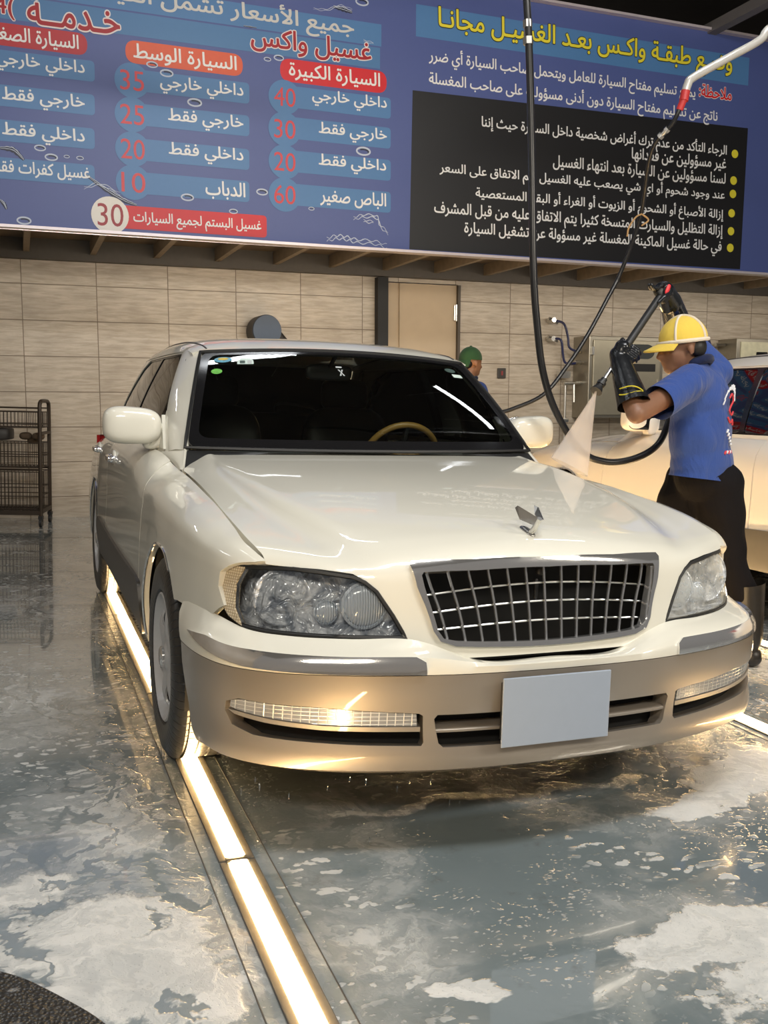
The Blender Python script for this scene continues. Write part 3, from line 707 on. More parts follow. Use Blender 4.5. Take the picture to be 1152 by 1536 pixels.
def text_mesh(body, ring=0., step=8, jit=6e-5):
    """letters as flat outlines; ring > 0 thickens them by laying shifted copies at slightly different depths"""
    c = bpy.data.curves.new('t', 'FONT'); c.body = body; c.resolution_u = 4; c.fill_mode = 'NONE'
    o = bpy.data.objects.new('t', c); COL.objects.link(o)
    dg = bpy.context.evaluated_depsgraph_get(); dg.update()
    me = bpy.data.meshes.new_from_object(o.evaluated_get(dg))
    bpy.data.objects.remove(o); bpy.data.curves.remove(c)
    P = np.array([v.co[:2] for v in me.vertices]); E = [tuple(e.vertices) for e in me.edges]; bpy.data.meshes.remove(me)
    # the glyphs' outlines overlap, so fill them by winding number
    nxt = {}
    for a_, b_ in E:
        if b_ == a_+1: nxt[a_] = b_
        else: nxt[max(a_, b_)] = min(a_, b_)
    A = np.array(list(nxt.keys())); B = np.array([nxt[i] for i in A])
    keep = np.linalg.norm(P[A]-P[B], axis=1) > 1e-7
    r = geometry.delaunay_2d_cdt([Vector(p) for p in P], [(int(i), int(j)) for i, j in zip(A[keep], B[keep])], [], 0, 1e-6)
    V = np.array([(*v, 0.) for v in r[0]]); T = np.array([f for f in r[2] if len(f) == 3]); ct = V[T].mean(1)
    wn = np.zeros(len(T), int); p, q = P[A], P[B]
    for i in range(len(A)):
        (x1, y1), (x2, y2) = p[i], q[i]
        if y1 == y2: continue
        side = (x2-x1)*(ct[:, 1]-y1)-(ct[:, 0]-x1)*(y2-y1)
        wn += ((y1 <= ct[:, 1]) & (y2 > ct[:, 1]) & (side > 0)).astype(int)-((y1 > ct[:, 1]) & (y2 <= ct[:, 1]) & (side < 0)).astype(int)
    Fc = [tuple(int(k) for k in t) for t in T[wn != 0]]
    used = sorted({k for f in Fc for k in f}); mp = {k: i for i, k in enumerate(used)}
    V = V[used]; Fc = [tuple(mp[k] for k in f) for f in Fc]
    par = list(range(len(V)))
    def find(a):
        while par[a] != a: par[a] = par[par[a]]; a = par[a]
        return a
    for f in Fc:
        for q in f[1:]: par[find(q)] = find(f[0])
    ids = {}
    for i in range(len(V)): V[i, 2] = (ids.setdefault(find(i), len(ids)) % 5)*jit/5
    if not ring: return V, Fc
    A = [V]; Fa = list(Fc); n = len(V)
    for k in range(step):
        t = 2*PI*k/step; W = V.copy(); W[:, 0] += ring*math.cos(t); W[:, 1] += ring*math.sin(t); W[:, 2] -= jit*(k+1)
        A.append(W); Fa += [tuple(q+n*(k+1) for q in f) for f in Fc]
    return np.concatenate(A), Fa
SIGN_A = math.radians(1.25)
sign = empty('price_sign', (0, 5.0, 0), (0, -SIGN_A, 0))
tag(sign, 'large blue price and notice sign in Arabic hanging above the car on the canopy edge', 'sign')
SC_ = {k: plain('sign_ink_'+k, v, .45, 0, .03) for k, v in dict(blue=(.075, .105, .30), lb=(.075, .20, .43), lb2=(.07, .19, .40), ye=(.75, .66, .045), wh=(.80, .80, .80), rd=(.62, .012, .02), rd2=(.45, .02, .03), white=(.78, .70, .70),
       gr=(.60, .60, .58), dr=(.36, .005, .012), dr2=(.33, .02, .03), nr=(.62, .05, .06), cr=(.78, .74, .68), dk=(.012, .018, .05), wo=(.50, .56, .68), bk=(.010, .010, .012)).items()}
SC_['or'] = plain('sign_ink_orange', (.68, .10, .035), .45)
def signbox(u0, u1, w0, w1, d0, d1, m, name):
    return MB().box(((u0+u1)/2, -(d0+d1)/2, (w0+w1)/2), (u1-u0, d1-d0, w1-w0)).build(name, m, sign, False)
signbox(-2.6, 8.2, 2.515, 4.79, -.05, .0, SC_['blue'], 'panel')
b = MB()
b.box((2.8, .0, 2.505), (10.8, .12, .022)); b.box((2.8, .0, 4.80), (10.8, .12, .022))
b.build('frame', plain('sign_edge_strip', (.62, .56, .60), .35, .3), sign, False)
def flat(polys, m, name, d):
    mb = MB()
    for p in polys: mb.add([(u, -d, w) for u, w in p], [tuple(range(len(p)))])
    return mb.build(name, m, sign, False)
flat([[(1.995, 3.89), (5.654, 3.935), (5.64, 2.542), (1.977, 2.53)]], SC_['bk'], 'notice_board', .001)
BK = 0
for col, u0, u1, w, h, rad, d in SIGN_BANDS:
    p = [(u0, w-h/2), (u1, w-h/2), (u1, w+h/2), (u0, w+h/2)]
    if rad:
        r = h*.5 if rad == 1 else .035
        p = round_poly(p, r, 6)
    BK += 1; flat([p], SC_[col], 'colour_band', .0012+.00006*BK)
DI = {}
for i, (col, u, w, r, d) in enumerate(SIGN_DISCS):
    flat([[(u+r*math.cos(a), w+r*math.sin(a)) for a in np.linspace(0, 2*PI, 33)[:-1]]], SC_[col], 'bullet_dot' if r < .05 else 'number_disc', .0032+.00006*(i % 8)+(.0004 if d == 3 else 0))
for ti, (s, col, u0, u1, w, h, out) in enumerate(SIGN_TEXT):
    dig = s.isdigit()
    body = s if dig else shape_arabic(s)
    V, Fc = text_mesh(body, .0 if dig else .017, 6)
    lo, hi = V.min(0), V.max(0)
    sx = (u1-u0)/(hi[0]-lo[0]); sy = h/(hi[1]-lo[1])
    if not dig: sy = min(sy, sx*1.22)
    cy = (lo[1]+hi[1])/2
    def place(V, d): return [(u0+(x-lo[0])*sx, -d-z, w+(y-cy)*sy) for x, y, z in V]
    if out:
        V2, F2 = text_mesh(body, .055 if out == 2 else .045, 12)
        mb = MB(); mb.add(place(V2, .0052+.0012*(ti % 2)), F2); mb.build('letter_outline', SC_['bk'] if out == 1 else SC_['white'], sign, False)
    mb = MB(); mb.add(place(V, .0046 if not out else .0062+.0012*(ti % 2)), Fc); mb.build('lettering', SC_[col], sign, False)
def squash(b, d): b.v = [(x, -d+(y+d)*.02, z) for x, y, z in b.v]; return b
for i, (u, w, r) in enumerate(SIGN_RINGS):
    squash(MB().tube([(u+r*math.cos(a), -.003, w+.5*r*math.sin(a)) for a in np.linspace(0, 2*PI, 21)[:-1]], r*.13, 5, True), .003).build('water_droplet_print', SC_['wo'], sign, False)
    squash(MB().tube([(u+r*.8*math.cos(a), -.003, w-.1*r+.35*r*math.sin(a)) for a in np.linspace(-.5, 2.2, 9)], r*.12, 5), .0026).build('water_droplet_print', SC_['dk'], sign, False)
for i, (col, pts, th) in enumerate(SIGN_STROKES):
    for q in range(1 if col == 'dk' else 2):
        P = smooth_path([(u, -.003, w+q*th*.9) for u, w in pts], 8); n = len(P)
        R_ = [th*(.5 if col == 'dk' else .2)*(.35+.65*math.sin(PI*(k+.5)/n)*(.75+.25*math.sin(k*1.9+q))) for k in range(n)]
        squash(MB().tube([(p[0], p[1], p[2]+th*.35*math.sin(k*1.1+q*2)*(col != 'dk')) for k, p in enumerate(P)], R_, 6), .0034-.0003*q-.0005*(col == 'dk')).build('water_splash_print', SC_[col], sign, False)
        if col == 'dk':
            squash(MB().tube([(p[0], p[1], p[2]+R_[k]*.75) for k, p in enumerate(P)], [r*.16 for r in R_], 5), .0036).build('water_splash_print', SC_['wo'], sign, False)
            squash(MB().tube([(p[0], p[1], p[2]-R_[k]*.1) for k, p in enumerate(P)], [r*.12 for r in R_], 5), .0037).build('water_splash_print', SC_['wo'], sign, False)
# tanween over the last word of the heading
flat([[(2.24+dx, 4.70+dz), (2.30+dx, 4.72+dz), (2.30+dx, 4.735+dz), (2.24+dx, 4.715+dz)] for dx, dz in ((0, 0), (0, .03))], SC_['ye'], 'lettering', .0052)
# ---------------------------------------------------------------- the sedan
ARCF, ARCR, RARC = (.055, .335), (2.90, .335), .372
def arc(c, r, a0, a1, n=18): return [(c[0]+r*math.cos(math.radians(a)), c[1]+r*math.sin(math.radians(a))) for a in np.linspace(a0, a1, n)]
def roofS(uv):
    uv = np.asarray(uv, float); s = np.where(uv[..., 1] < 0, -1., 1.); w = uv.copy(); w[..., 1] = np.abs(uv[..., 1])
    p = roofN(w); p[..., 0] *= s; return p
def loftS(c1, c2, bulge, side):
    """surface between two curves c1(b), c2(b); bulge pushes outward"""
    def f(uv):
        uv = np.asarray(uv, float); a = uv[..., 0:1]; b = uv[..., 1]
        P = c1(b)*(1-a)+c2(b)*a; P[..., 0] += side*bulge*np.sin(np.pi*a[..., 0]); P[..., 2] += bulge*.8*np.sin(np.pi*a[..., 0]); return P
    return f
def superell(mb, c, r, e1=.5, e2=.5, n=28, rot=None, fn=None):
    sp = lambda v, e: math.copysign(abs(v)**e, v)
    V = []; m = n//2
    for i in range(m+1):
        t = -PI/2+PI*i/m
        for k in range(n):
            p = 2*PI*k/n
            q = Vector((r[0]*sp(math.cos(t), e1)*sp(math.cos(p), e2), r[1]*sp(math.cos(t), e1)*sp(math.sin(p), e2), r[2]*sp(math.sin(t), e1)))
            if fn: q = fn(q)
            if rot is not None: q = rot @ q
            V.append(q+Vector(c))
    F = [(i*n+k, i*n+(k+1) % n, (i+1)*n+(k+1) % n, (i+1)*n+k) for i in range(m) for k in range(n)]
    mb.add(V, F)
def build_wheel(root, side, y, hero):
    """side -1/+1: which flank it stands on"""
    M = Matrix.Translation((side*.925, y, .335)) @ Matrix.Rotation(side*PI/2, 4, 'Y')
    t = MB(); w = .215
    prof = [(.205, -.012-w*.86), (.222, -.004-w), (.262, .004-w), (.300, -w+.002), (.322, -w+.014), (.333, -w+.032)]
    for g in (-.160, -.118, -.076, -.040): prof += [(.335, g-.011), (.335, g-.0055), (.326, g-.0045), (.326, g+.0045), (.335, g+.0055)]
    prof += [(.333, -.026), (.324, -.012), (.304, .001), (.275, .007), (.248, .006), (.224, .001), (.214, -.012), (.205, -.03)]
    t.lathe(prof, 72, Matrix.Identity(4), True)
    o = t.build('wheel', M_['tyre'], root, True, auto=30)
    # bake orientation into the mesh so the tread pattern runs round local x
    o.data.transform(Matrix.Rotation(side*PI/2, 4, 'Y')); o.location = M.translation
    holes = []
    for k in range(6):
        a = 2*PI*k/6+.3; c = (.134*math.cos(a), .134*math.sin(a)); h = []
        for q in np.linspace(0, 2*PI, 17)[:-1]:
            rr, tt = .038*math.cos(q), .043*math.sin(q)*(1+.25*math.cos(q))
            h.append((c[0]+rr*math.cos(a)-tt*math.sin(a), c[1]+rr*math.sin(a)+tt*math.cos(a)))
        holes.append(h)
    def rimS(uv):
        uv = np.asarray(uv, float); r = np.hypot(uv[..., 0], uv[..., 1]); ang = np.arctan2(uv[..., 1], uv[..., 0])-.3
        d = np.interp(r, [0, .03, .05, .08, .15, .172, .186, .198, .208], [.0, .0, -.012, -.006, -.010, -.020, -.030, -.012, .004])
        d = d+.006*np.cos(6*(ang+PI/6))*np.exp(-((r-.125)/.04)**2)
        p = np.stack([uv[..., 0], uv[..., 1], d-.004], -1); return p
    circ = [(.2085*math.cos(a), .2085*math.sin(a)) for a in np.linspace(0, 2*PI, 49)[:-1]]
    r = trim('rim', rimS, circ, .012 if hero else .03, M_['alloy'], o, holes, .007, ref=(0, 0, -5))
    r.data.transform(Matrix.Rotation(side*PI/2, 4, 'Y'))
    b = MB(); b.lathe([(.2125, -.025), (.205, -.04), (.19, -.06), (.185, -.19), (.205, -.2), (.212, -.19), (.20, -.06)], 40, None, True).lathe([(0, -.07), (.13, -.075), (.13, -.09), (0, -.09)], 32)
    q = b.build('brake_disc', plain('dull_brake_metal', (.02, .018, .017), .6, .2) if 'dull_brake_metal' not in bpy.data.materials else bpy.data.materials['dull_brake_metal'], o); q.data.transform(Matrix.Rotation(side*PI/2, 4, 'Y'))
    b = MB().lathe([(.034, -.006), (.034, .002), (.028, .006), (0, .007)], 24)
    q = b.build('hub_cap', M_['chrome'], o); q.data.transform(Matrix.Rotation(side*PI/2, 4, 'Y'))
    return o
def build_mirror(root, side, paintm, hero=True, shellm=None):
    mb = MB()
    def sculpt(q):
        f = (q.x+.115)/.23                       # 0 outer .. 1 inner
        return Vector((q.x, q.y*(1-.15*f)+.02*(1-f), q.z*(1.0-.10*f)-.006*f))
    superell(mb, (0, 0, 0), (.116, .066, .080), .62, .62, 40, None, sculpt)
    V = [(-side*-1*0+v[0], v[1], v[2]) for v in mb.v]
    mb.v = [((v[0] if side < 0 else -v[0])+side*.925, v[1]+.905, v[2]+1.078) for v in mb.v]
    o = mb.build('side_mirror', shellm or paintm, root)
    g = MB(); superell(g, (0, 0, 0), (.104, .006, .068), .5, .6, 28); g.v = [(v[0]+side*.925, v[1]+.966, v[2]+1.078) for v in g.v]
    g.build('mirror_glass', M_['gloss'] if not hero else M_['chrome'], o)
    a = MB(); pts = [(side*.86, .91, 1.022), (side*.835, .925, 1.015), (side*.81, .94, 1.005)]
    superell(a, (side*.838, .935, 1.035), (.045, .045, .058), .5, .6, 24)
    a.tube(pts, [.035, .034, .03], 12)
    a.build('mirror_arm', paintm, o)
    s = MB(); s.add([(side*.815, .79, .985), (side*.822, 1.0, .99), (side*.80, .95, 1.12), (side*.80, .795, .985), (side*.805, 1.0, .99), (side*.785, .95, 1.12)], [(0, 1, 2), (5, 4, 3), (0, 3, 4, 1), (1, 4, 5, 2), (2, 5, 3, 0)])
    s.build('sail_panel', paintm, o, False)
    return o
def side_surf(sd): return sideN if sd > 0 else mirx(sideN)
def green_surf(sd): return greenN if sd > 0 else mirx(greenN)
LENS = [(.418, .575), (.454, .631), (.501, .694), (.535, .718), (.569, .731), (.665, .741), (.745, .746), (.83, .743), (.95, .737), (1.0, .727), (1.02, .705), (1.014, .672), (.985, .635), (.945, .605), (.888, .585), (.809, .579), (.619, .577)]
HOODH = [(0, .03), (.70, .030), (.90, .034), (.97, .05), (.993, .10), (.994, .3), (.994, 1.0), (.994, 1.40), (.99, 1.485), (.95, 1.488), (.836, 1.488), (.74, 1.497), (.705, 1.516), (.685, 1.552), (.668, 1.619), (.655, 1.69), (.635, 1.727), (.60, 1.728), (.3, 1.729), (0, 1.729)]
GIN = [(0, 1.512), (.3, 1.507), (.507, 1.496), (.517, 1.502), (.522, 1.55), (.527, 1.60), (.530, 1.66), (.515, 1.686), (.46, 1.696), (.36, 1.703), (.25, 1.708), (.12, 1.712), (0, 1.713)]
GOUT = [(0, 1.486), (.3, 1.479), (.525, 1.463), (.541, 1.474), (.547, 1.53), (.546, 1.576), (.550, 1.66), (.532, 1.693), (.47, 1.711), (.36, 1.718), (.25, 1.722), (.12, 1.7255), (0, 1.7262)]
low = lambda L: [(u, t if t < 1.61 else 1.61+(t-1.61)*.87) for u, t in L]
GIN, GOUT = low(GIN), low(GOUT)
def both_c(h):   # half polygon that starts and ends on the centre line
    return list(h)+[(-u, v) for u, v in h[::-1] if abs(u) > 1e-6]

ORN_L = [(-.021, -.698, .899), (-.014, -.702, .906), (.004, -.797, .879), (-.004, -.79, .857), (-.017, -.722, .868)]
ORN_R = [(.016, -.742, .911), (.023, -.752, .907), (.014, -.80, .877), (.002, -.80, .872), (.006, -.765, .887)]

def build_sedan(root, pm, hero=True, res=.022):
    P = {}
    H = both_c(HOODH); G = both_c([(u*.985, 1.6+(v-1.6)*.965) for u, v in GOUT])
    trim('hood', hoodS, H, res, pm, root, [G], .02, (.8, 1.0))
    # cowl
    mb = MB(); n = 25; V = []; F = []
    for i in range(n):
        a = -1+2*i/(n-1); p = hoodS((a*.97, .06)); q = wsS((a*1.0, -.01)); p = p-np.array([0, -.01, .012]); q = q-np.array([0, 0, .006])
        V += [p, q]
    for i in range(n-1): F.append((2*i, 2*i+2, 2*i+3, 2*i+1))
    mb.add(V, F).build('cowl_panel', M_['rubber'], root)
    if hero:
        o = MB(); P_ = lambda u, v: (hoodS((u, v)))
        # hood ornament: flared foot, leaning neck and two raised wings
        o = MB(); superell(o, (0, -.738, .8335), (.013, .040, .010), .8, .9, 24, Matrix.Rotation(math.radians(14), 3, 'X'))
        o.tube(smooth_path([(0, -.758, .834), (0, -.780, .850), (0, -.806, .880)], 5), [.0085]*6+[.0075]*5, 12)
        orn = o.build('hood_ornament', M_['steel'], root)
        for A in (ORN_L, ORN_R):
            w = MB(); B = [(x+.005, y+.004, z-.002) for x, y, z in A]; k = len(A)
            w.add(A+B, [tuple(range(k)), tuple(range(2*k-1, k-1, -1))]+[(i, (i+1) % k, k+(i+1) % k, k+i) for i in range(k)])
            w.build('ornament_wing', M_['steel'], orn, False)
        # grille
        gr = trim('grille', hoodS, both_c(GOUT), .01, M_['chrome'], root, [both_c(GIN)], .03, (.72, 1.0), off=.009)
        bars = MB()
        pt = lambda q, t: hoodS((q, t))+np.array([0, .018, 0])
        for k in range(13):
            q = -.545+1.09*(k+.75)/13.5
            t0 = np.interp(abs(q), [0, .3, .507, .53], [1.512, 1.507, 1.496, 1.53])-.004; t1 = np.interp(abs(q), [0, .25, .46, .515, .53], [1.700, 1.695, 1.685, 1.676, 1.653])+.004
            P_ = [pt(q*(1-.00*(t-1.5)), t) for t in np.linspace(t0, t1, 9)]
            bars.tube([tuple(p+np.array([0, .004, 0])) for p in P_], .0043, 6)
        hb = MB()
        for t in (1.562, 1.614, 1.660):
            e = np.interp(t, [1.5, 1.55, 1.6, 1.66, 1.69], [.512, .523, .527, .53, .50])+.004
            hb.tube([tuple(pt(q, t)+np.array([0, .010, 0])) for q in np.linspace(-e, e, 33)], .0028, 6)
        hb.build('grille_crossbars', M_['steel'], gr)
        bars.build('grille_bars', M_['chrome'], gr)
        mb = MB(); mb.box((0, -.70, .63), (.86, .02, .34)); mb.build('radiator', M_['dark'], root, False)
        mb = MB(); superell(mb, (-.0, -.822, .735), (.014, .012, .012), .6, .6, 14); superell(mb, (0, -.80, .68), (.006, .006, .03)); mb.build('grille_latch', M_['black'], gr)
    for sd in (-1, 1):
        S = side_surf(sd); G_ = green_surf(sd)
        mm = lambda poly: poly
        fen = [(.665, .992), (.603, .91), (.563, .80), (.552, .60), (.552, .29)]+arc((.055, .335), RARC, -7, 139, 26)+[(-.262, .584), (-.532, .592), (-.572, .620), (-.592, .630), (-.562, .675), (-.566, .736), (-.598, .811), (-.655, .92), (-.668, .985), (-.62, .996), (-.4, .997), (0, .997), (.5, .997)]
        trim('fender', S, fen, res, pm, root, (), .02)
        fd = [(.672, .997), (.610, .91), (.570, .80), (.559, .60), (.559, .36), (1.982, .36), (1.982, .70), (1.985, .997)]
        rd = [(1.989, .997), (1.989, .36), (2.50, .36), (2.515, .48), (2.60, .61), (2.74, .715), (2.93, .80), (2.985, .90), (3.0, .997)]
        qt = [(3.006, .997), (2.991, .90), (2.937, .795), (2.745, .709)]+arc(ARCR, RARC, 126, -6, 22)+[(4.13, .30), (4.13, .997)]
        qt = [(3.006, .997), (2.991, .90), (2.937, .795), (2.75, .712)]+arc(ARCR, RARC, 118, -6, 22)+[(4.13, .30), (4.13, .997)]
        d1 = trim('door', S, fd, res*1.5, pm, root); d2 = trim('door', S, rd, res*1.5, pm, root)
        trim('rear_quarter', S, qt, res*1.7, pm, root)
        cl = [(.50, .30), (.478, .42), (.505, .500), (.62, .508), (1.2, .508), (1.98, .515), (2.38, .53), (2.47, .515), (2.53, .45), (2.53, .30)]
        trim('sill_cladding', S, round_poly(cl, .02), .04, M_['clad'], root, (), .03, off=.012)
        for d, y, v in ((d1, 1.72, .868), (d2, 2.80, .868)):
            c = S(np.array([y, v])); hb = MB()
            superell(hb, tuple(c+np.array([sd*.022, 0, .0])), (.013, .085, .016), .6, .4, 24)
            for e in (-.07, .07): superell(hb, tuple(c+np.array([sd*.008, e, 0])), (.018, .02, .018), .7, .7, 14)
            hh = hb.build('door_handle', M_['chrome'], d)
            hb = MB(); superell(hb, tuple(c+np.array([sd*-.004, 0, .002])), (.012, .055, .040), .8, .7, 20); hb.build('handle_cup', pm, hh)
        # greenhouse skin
        out = [(.80, .0), (1.24, .985), (2.60, .985), (2.95, .55), (3.26, .0)]
        w1 = round_poly([(.905, .10), (1.115, .90), (1.20, .955), (1.705, .955), (1.742, .10)], .02)
        w2 = round_poly([(1.782, .10), (1.752, .955), (2.18, .955), (2.42, .86), (2.90, .30), (2.93, .10)], .02)
        bp = [(1.742, .10), (1.705, .955), (1.752, .955), (1.782, .10)]
        opening = round_poly([(.893, .075), (1.105, .915), (1.19, .972), (2.185, .972), (2.44, .87), (2.925, .31), (2.96, .075)], .03)
        trim('pillar_frame', G_, out, res*1.3, pm, root, [opening], .03, (1, .42))
        fr = trim('window_frame', G_, opening, res*1.3, M_['gloss'], root, [w1, w2], .02, (1, .42), off=-.004)
        for w in (w1, w2): trim('side_window', G_, w, .06, M_['tint'], root, (), 0, (1, .42), off=-.008)
        # windshield pillar and rear pillar
        c1 = lambda b, sd=sd: wsS(np.stack([sd*1.012+0*b, b], -1)); c2 = lambda b, G_=G_: G_(np.stack([.79+.45*b, .0+.985*b], -1))
        trim('windshield_pillar', loftS(c1, c2, .012, sd), [(0, -.02), (1, 0), (1, 1), (0, 1.0)], .03, pm, root, (), .02, (.08, .6))
        c1 = lambda b, sd=sd: rwS(np.stack([sd*1.01+0*b, b], -1)); c2 = lambda b, G_=G_: G_(np.stack([3.25-.64*b, .985*b], -1))
        trim('rear_pillar', loftS(c1, c2, .012, sd), [(0, 0), (1, 0), (1, 1), (0, 1)], .05, pm, root, (), .02, (.12, .7))
        # wheel arches
        for c in (ARCF, ARCR):
            mb = MB(); V = []; F = []; k = 22
            for i in range(k):
                a = math.radians(-12+204*i/(k-1))
                for x in (.60, .78, .905): V.append((sd*x, c[0]+(RARC+.012)*math.cos(a), c[1]+(RARC+.012)*math.sin(a)))
            for i in range(k-1):
                for j in range(2): F.append((3*i+j, 3*i+j+1, 3*i+3+j+1, 3*i+3+j))
            F += [tuple(3*i for i in range(k))]
            mb.add(V, F).build('arch_liner', M_['dark'], root)
            lp = MB().tube([tuple(S(np.array([c[0]+(RARC+.001)*math.cos(a), min(.705, c[1]+(RARC+.001)*math.sin(a))]))+np.array([sd*.002, 0, 0])) for a in np.radians(np.linspace(-3, 122 if c is ARCF else 183, 30))], .005, 8)
            lp.build('arch_trim', M_['chrome'], root)
        build_wheel(root, sd, .03, hero); build_wheel(root, sd, 2.90, hero)
        build_mirror(root, sd, pm, hero, None if hero else M_['pearl2'] if 'pearl2' in M_ else None)
    # cowl corners between hood, fender and windshield pillar
    for sd in (-1, 1):
        S = side_surf(sd)
        c1 = lambda b, sd=sd: hoodS(np.array([sd*.988, .05]))*(1-b[..., None])+(wsS(np.array([sd*1.012, -.01]))+np.array([0, .0, -.002]))*b[..., None]
        c2 = lambda b, S=S: S(np.stack([.52+.30*b, .995+0*b], -1))
        trim('cowl_corner', loftS(c1, c2, .004, sd), [(0, 0), (1, 0), (1, 1), (0, 1)], .02, pm, root, (), .03, (.06, .12))
    # roof, glass
    trim('roof', roofS, [(1.034, -1), (1.034, -.5), (1.034, 0), (1.034, .5), (1.034, 1), (2.61, 1), (2.61, -1)], res*1.5, pm, root, (), .02, (1, .64))
    for s in (-1, 1):
        MB().tube([tuple(roofS(np.array([y, s*.90]))+np.array([0, 0, .0005])) for y in np.linspace(1.05, 2.6, 26)], .004, 6).build('roof_gutter', M_['clad'], root)
    frit = [(-1.0, -.0), (1.0, -.0), (1.0, 1.0), (-1.0, 1.0)]
    inner = round_poly([(-.955, .085), (.955, .085), (.945, .955), (-.945, .955)], .05, 6, (.7, .55))
    fr = trim('windshield_border', wsS, round_poly(frit, .05, 6, (.7, .55)), .05, M_['gloss'], root, [inner], .01, (.7, .55))
    trim('windshield', wsS, inner, .06, M_['wsglass'], root, (), 0, (.7, .55), off=-.001)
    seal = MB().tube([tuple(wsS(np.array(p))) for p in resample([(-1.012, 0), (1.012, 0), (1.012, 1.005), (-1.012, 1.005)], .05, np.array([.7, .55]))], .008, 6, True); seal.build('windshield_seal', M_['rubber'], root)
    trim('rear_window', rwS, [(-1, .02), (1, .02), (1, 1), (-1, 1)], .08, M_['tint'], root, (), 0, (.65, .8))
    # tail
    def trunkS(uv):
        uv = np.asarray(uv, float); a = uv[..., 0]; b = uv[..., 1]
        x = a*(.76-.10*b); y = 3.30-(1-b)*a*a*.12+.82*b; z = .972+.01*(1-a*a)-.03*b-.02*b*b; return np.stack([x, y, z], -1)
    trim('trunk_lid', trunkS, [(-1, 0), (1, 0), (1, 1), (-1, 1)], .08, pm, root, (), .02, (.7, .8))
    def tailS(uv):
        uv = np.asarray(uv, float); a = uv[..., 0]; z = uv[..., 1]; t = a*PI/2
        return np.stack([.84*np.sign(np.sin(t))*np.abs(np.sin(t))**.75, 4.00+.20*np.abs(np.cos(t))**.6+.04*np.exp(-((z-.5)/.12)**2), z], -1)
    trim('rear_bumper', tailS, [(-1, .27), (1, .27), (1, .62), (-1, .62)], .07, pm, root, (), .02, (1.1, 1))
    trim('tail_panel', tailS, [(-.62, .63), (.62, .63), (.62, .92), (-.62, .92)], .08, pm, root, (), .02, (1.1, 1))
    RED = M_.setdefault('tail', plain('red_tail_lens', (.30, .008, .008), .15))
    for s in (-1, 1): trim('tail_lamp', tailS, [(s*.63, .65), (s*.99, .65), (s*.99, .92), (s*.63, .92)], .08, RED, root, (), .02, (1.1, 1))
    # bumper
    up = [(0, -.573), (.5, -.573), (1.0, -.574), (1.175, -.572), (1.215, -.568), (1.175, -.505), (1.165, -.4985), (.6, -.4985), (0, -.4985)]
    bu = trim('front_bumper', bumpS, both_c(up), res, pm, root, (), .02)
    IN = [(.872, -.375), (.866, -.402), (.82, -.417), (.62, -.413), (.424, -.396), (.414, -.390), (.410, -.318), (.416, -.309), (.62, -.315), (.78, -.318), (.848, -.335)]
    mid = [(0, -.391), (.378, -.391), (.386, -.38), (.372, -.315), (.36, -.304), (0, -.302)]
    lo = [(0, -.4965), (.6, -.4965), (1.163, -.4965), (1.15, -.44), (1.115, -.36), (1.075, -.29), (1.03, -.238), (.99, -.229), (.6, -.229), (0, -.229)]
    if hero:
        lp = trim('bumper_lower_panel', bumpS, both_c(lo), res, M_['silver'], bu, [IN, mirror_u(IN), both_c(mid)], .05)
        back = both_c([(0, -.42), (.9, -.42), (.9, -.29), (0, -.29)])
        trim('intake_back', bumpS, back, .05, M_['dark'], bu, (), 0, off=-.06)
        L = np.linspace(-.38, .38, 25)
        mb = MB(); V = []; F = []
        for i, s in enumerate(L):
            p = bumpS(np.array([s, -.345])); 
            V += [p+np.array([0, .012, .007]), p+np.array([0, .006, .002]), p+np.array([0, .006, -.004]), p+np.array([0, .06, -.006]), p+np.array([0, .06, .010])]
        for i in range(len(L)-1):
            for j in range(5): F.append((5*i+j, 5*i+(j+1) % 5, 5*i+5+(j+1) % 5, 5*i+5+j))
        mb.add(V, F).build('intake_bar', M_['silver'], bu)
        for s in (-1, 1):
            ch = [(1.10, -.540), (.973, -.547), (.80, -.545), (.60, -.542), (.43, -.541), (.411, -.530), (.410, -.500), (.60, -.501), (.80, -.506), (.966, -.523)]
            ch = ch if s > 0 else mirror_u(ch)
            trim('chrome_strip', bumpS, ch, .012, M_['chrome'], bu, (), .02, off=.007)
            dl = [(.858, -.386), (.853, -.405), (.816, -.413), (.62, -.409), (.428, -.393), (.425, -.360), (.62, -.363), (.743, -.372), (.83, -.381)]
            dl = dl if s > 0 else mirror_u(dl)
            lam = trim('marker_lamp', bumpS, dl, .012, M_['drl'], bu, (), .03, off=-.006)
            rim_ = [(.862, -.379), (.83, -.3795), (.743, -.3705), (.62, -.3615), (.418, -.3585), (.418, -.346), (.62, -.349), (.75, -.358), (.84, -.369)]
            trim('marker_lamp_rim', bumpS, rim_ if s > 0 else mirror_u(rim_), .012, M_['silver'], lam, (), .03, off=-.002)
            sg = MB().tube([tuple(bumpS(np.array([s*.60, v]))+np.array([0, -.0005, 0])) for v in np.linspace(-.49, -.42, 6)], .0, 4)
        # number plate
        o = MB().box((-.035, -.998, .398), (.325, .006, .185), bev=.002).build('number_plate', M_['plate'], root, False)
        MB().box((-.035, -.985, .398), (.31, .022, .15)).build('plate_holder', M_['black'], o, False)
    else:
        trim('bumper_lower_panel', bumpS, both_c(lo), res*2, pm, bu, (), .03)
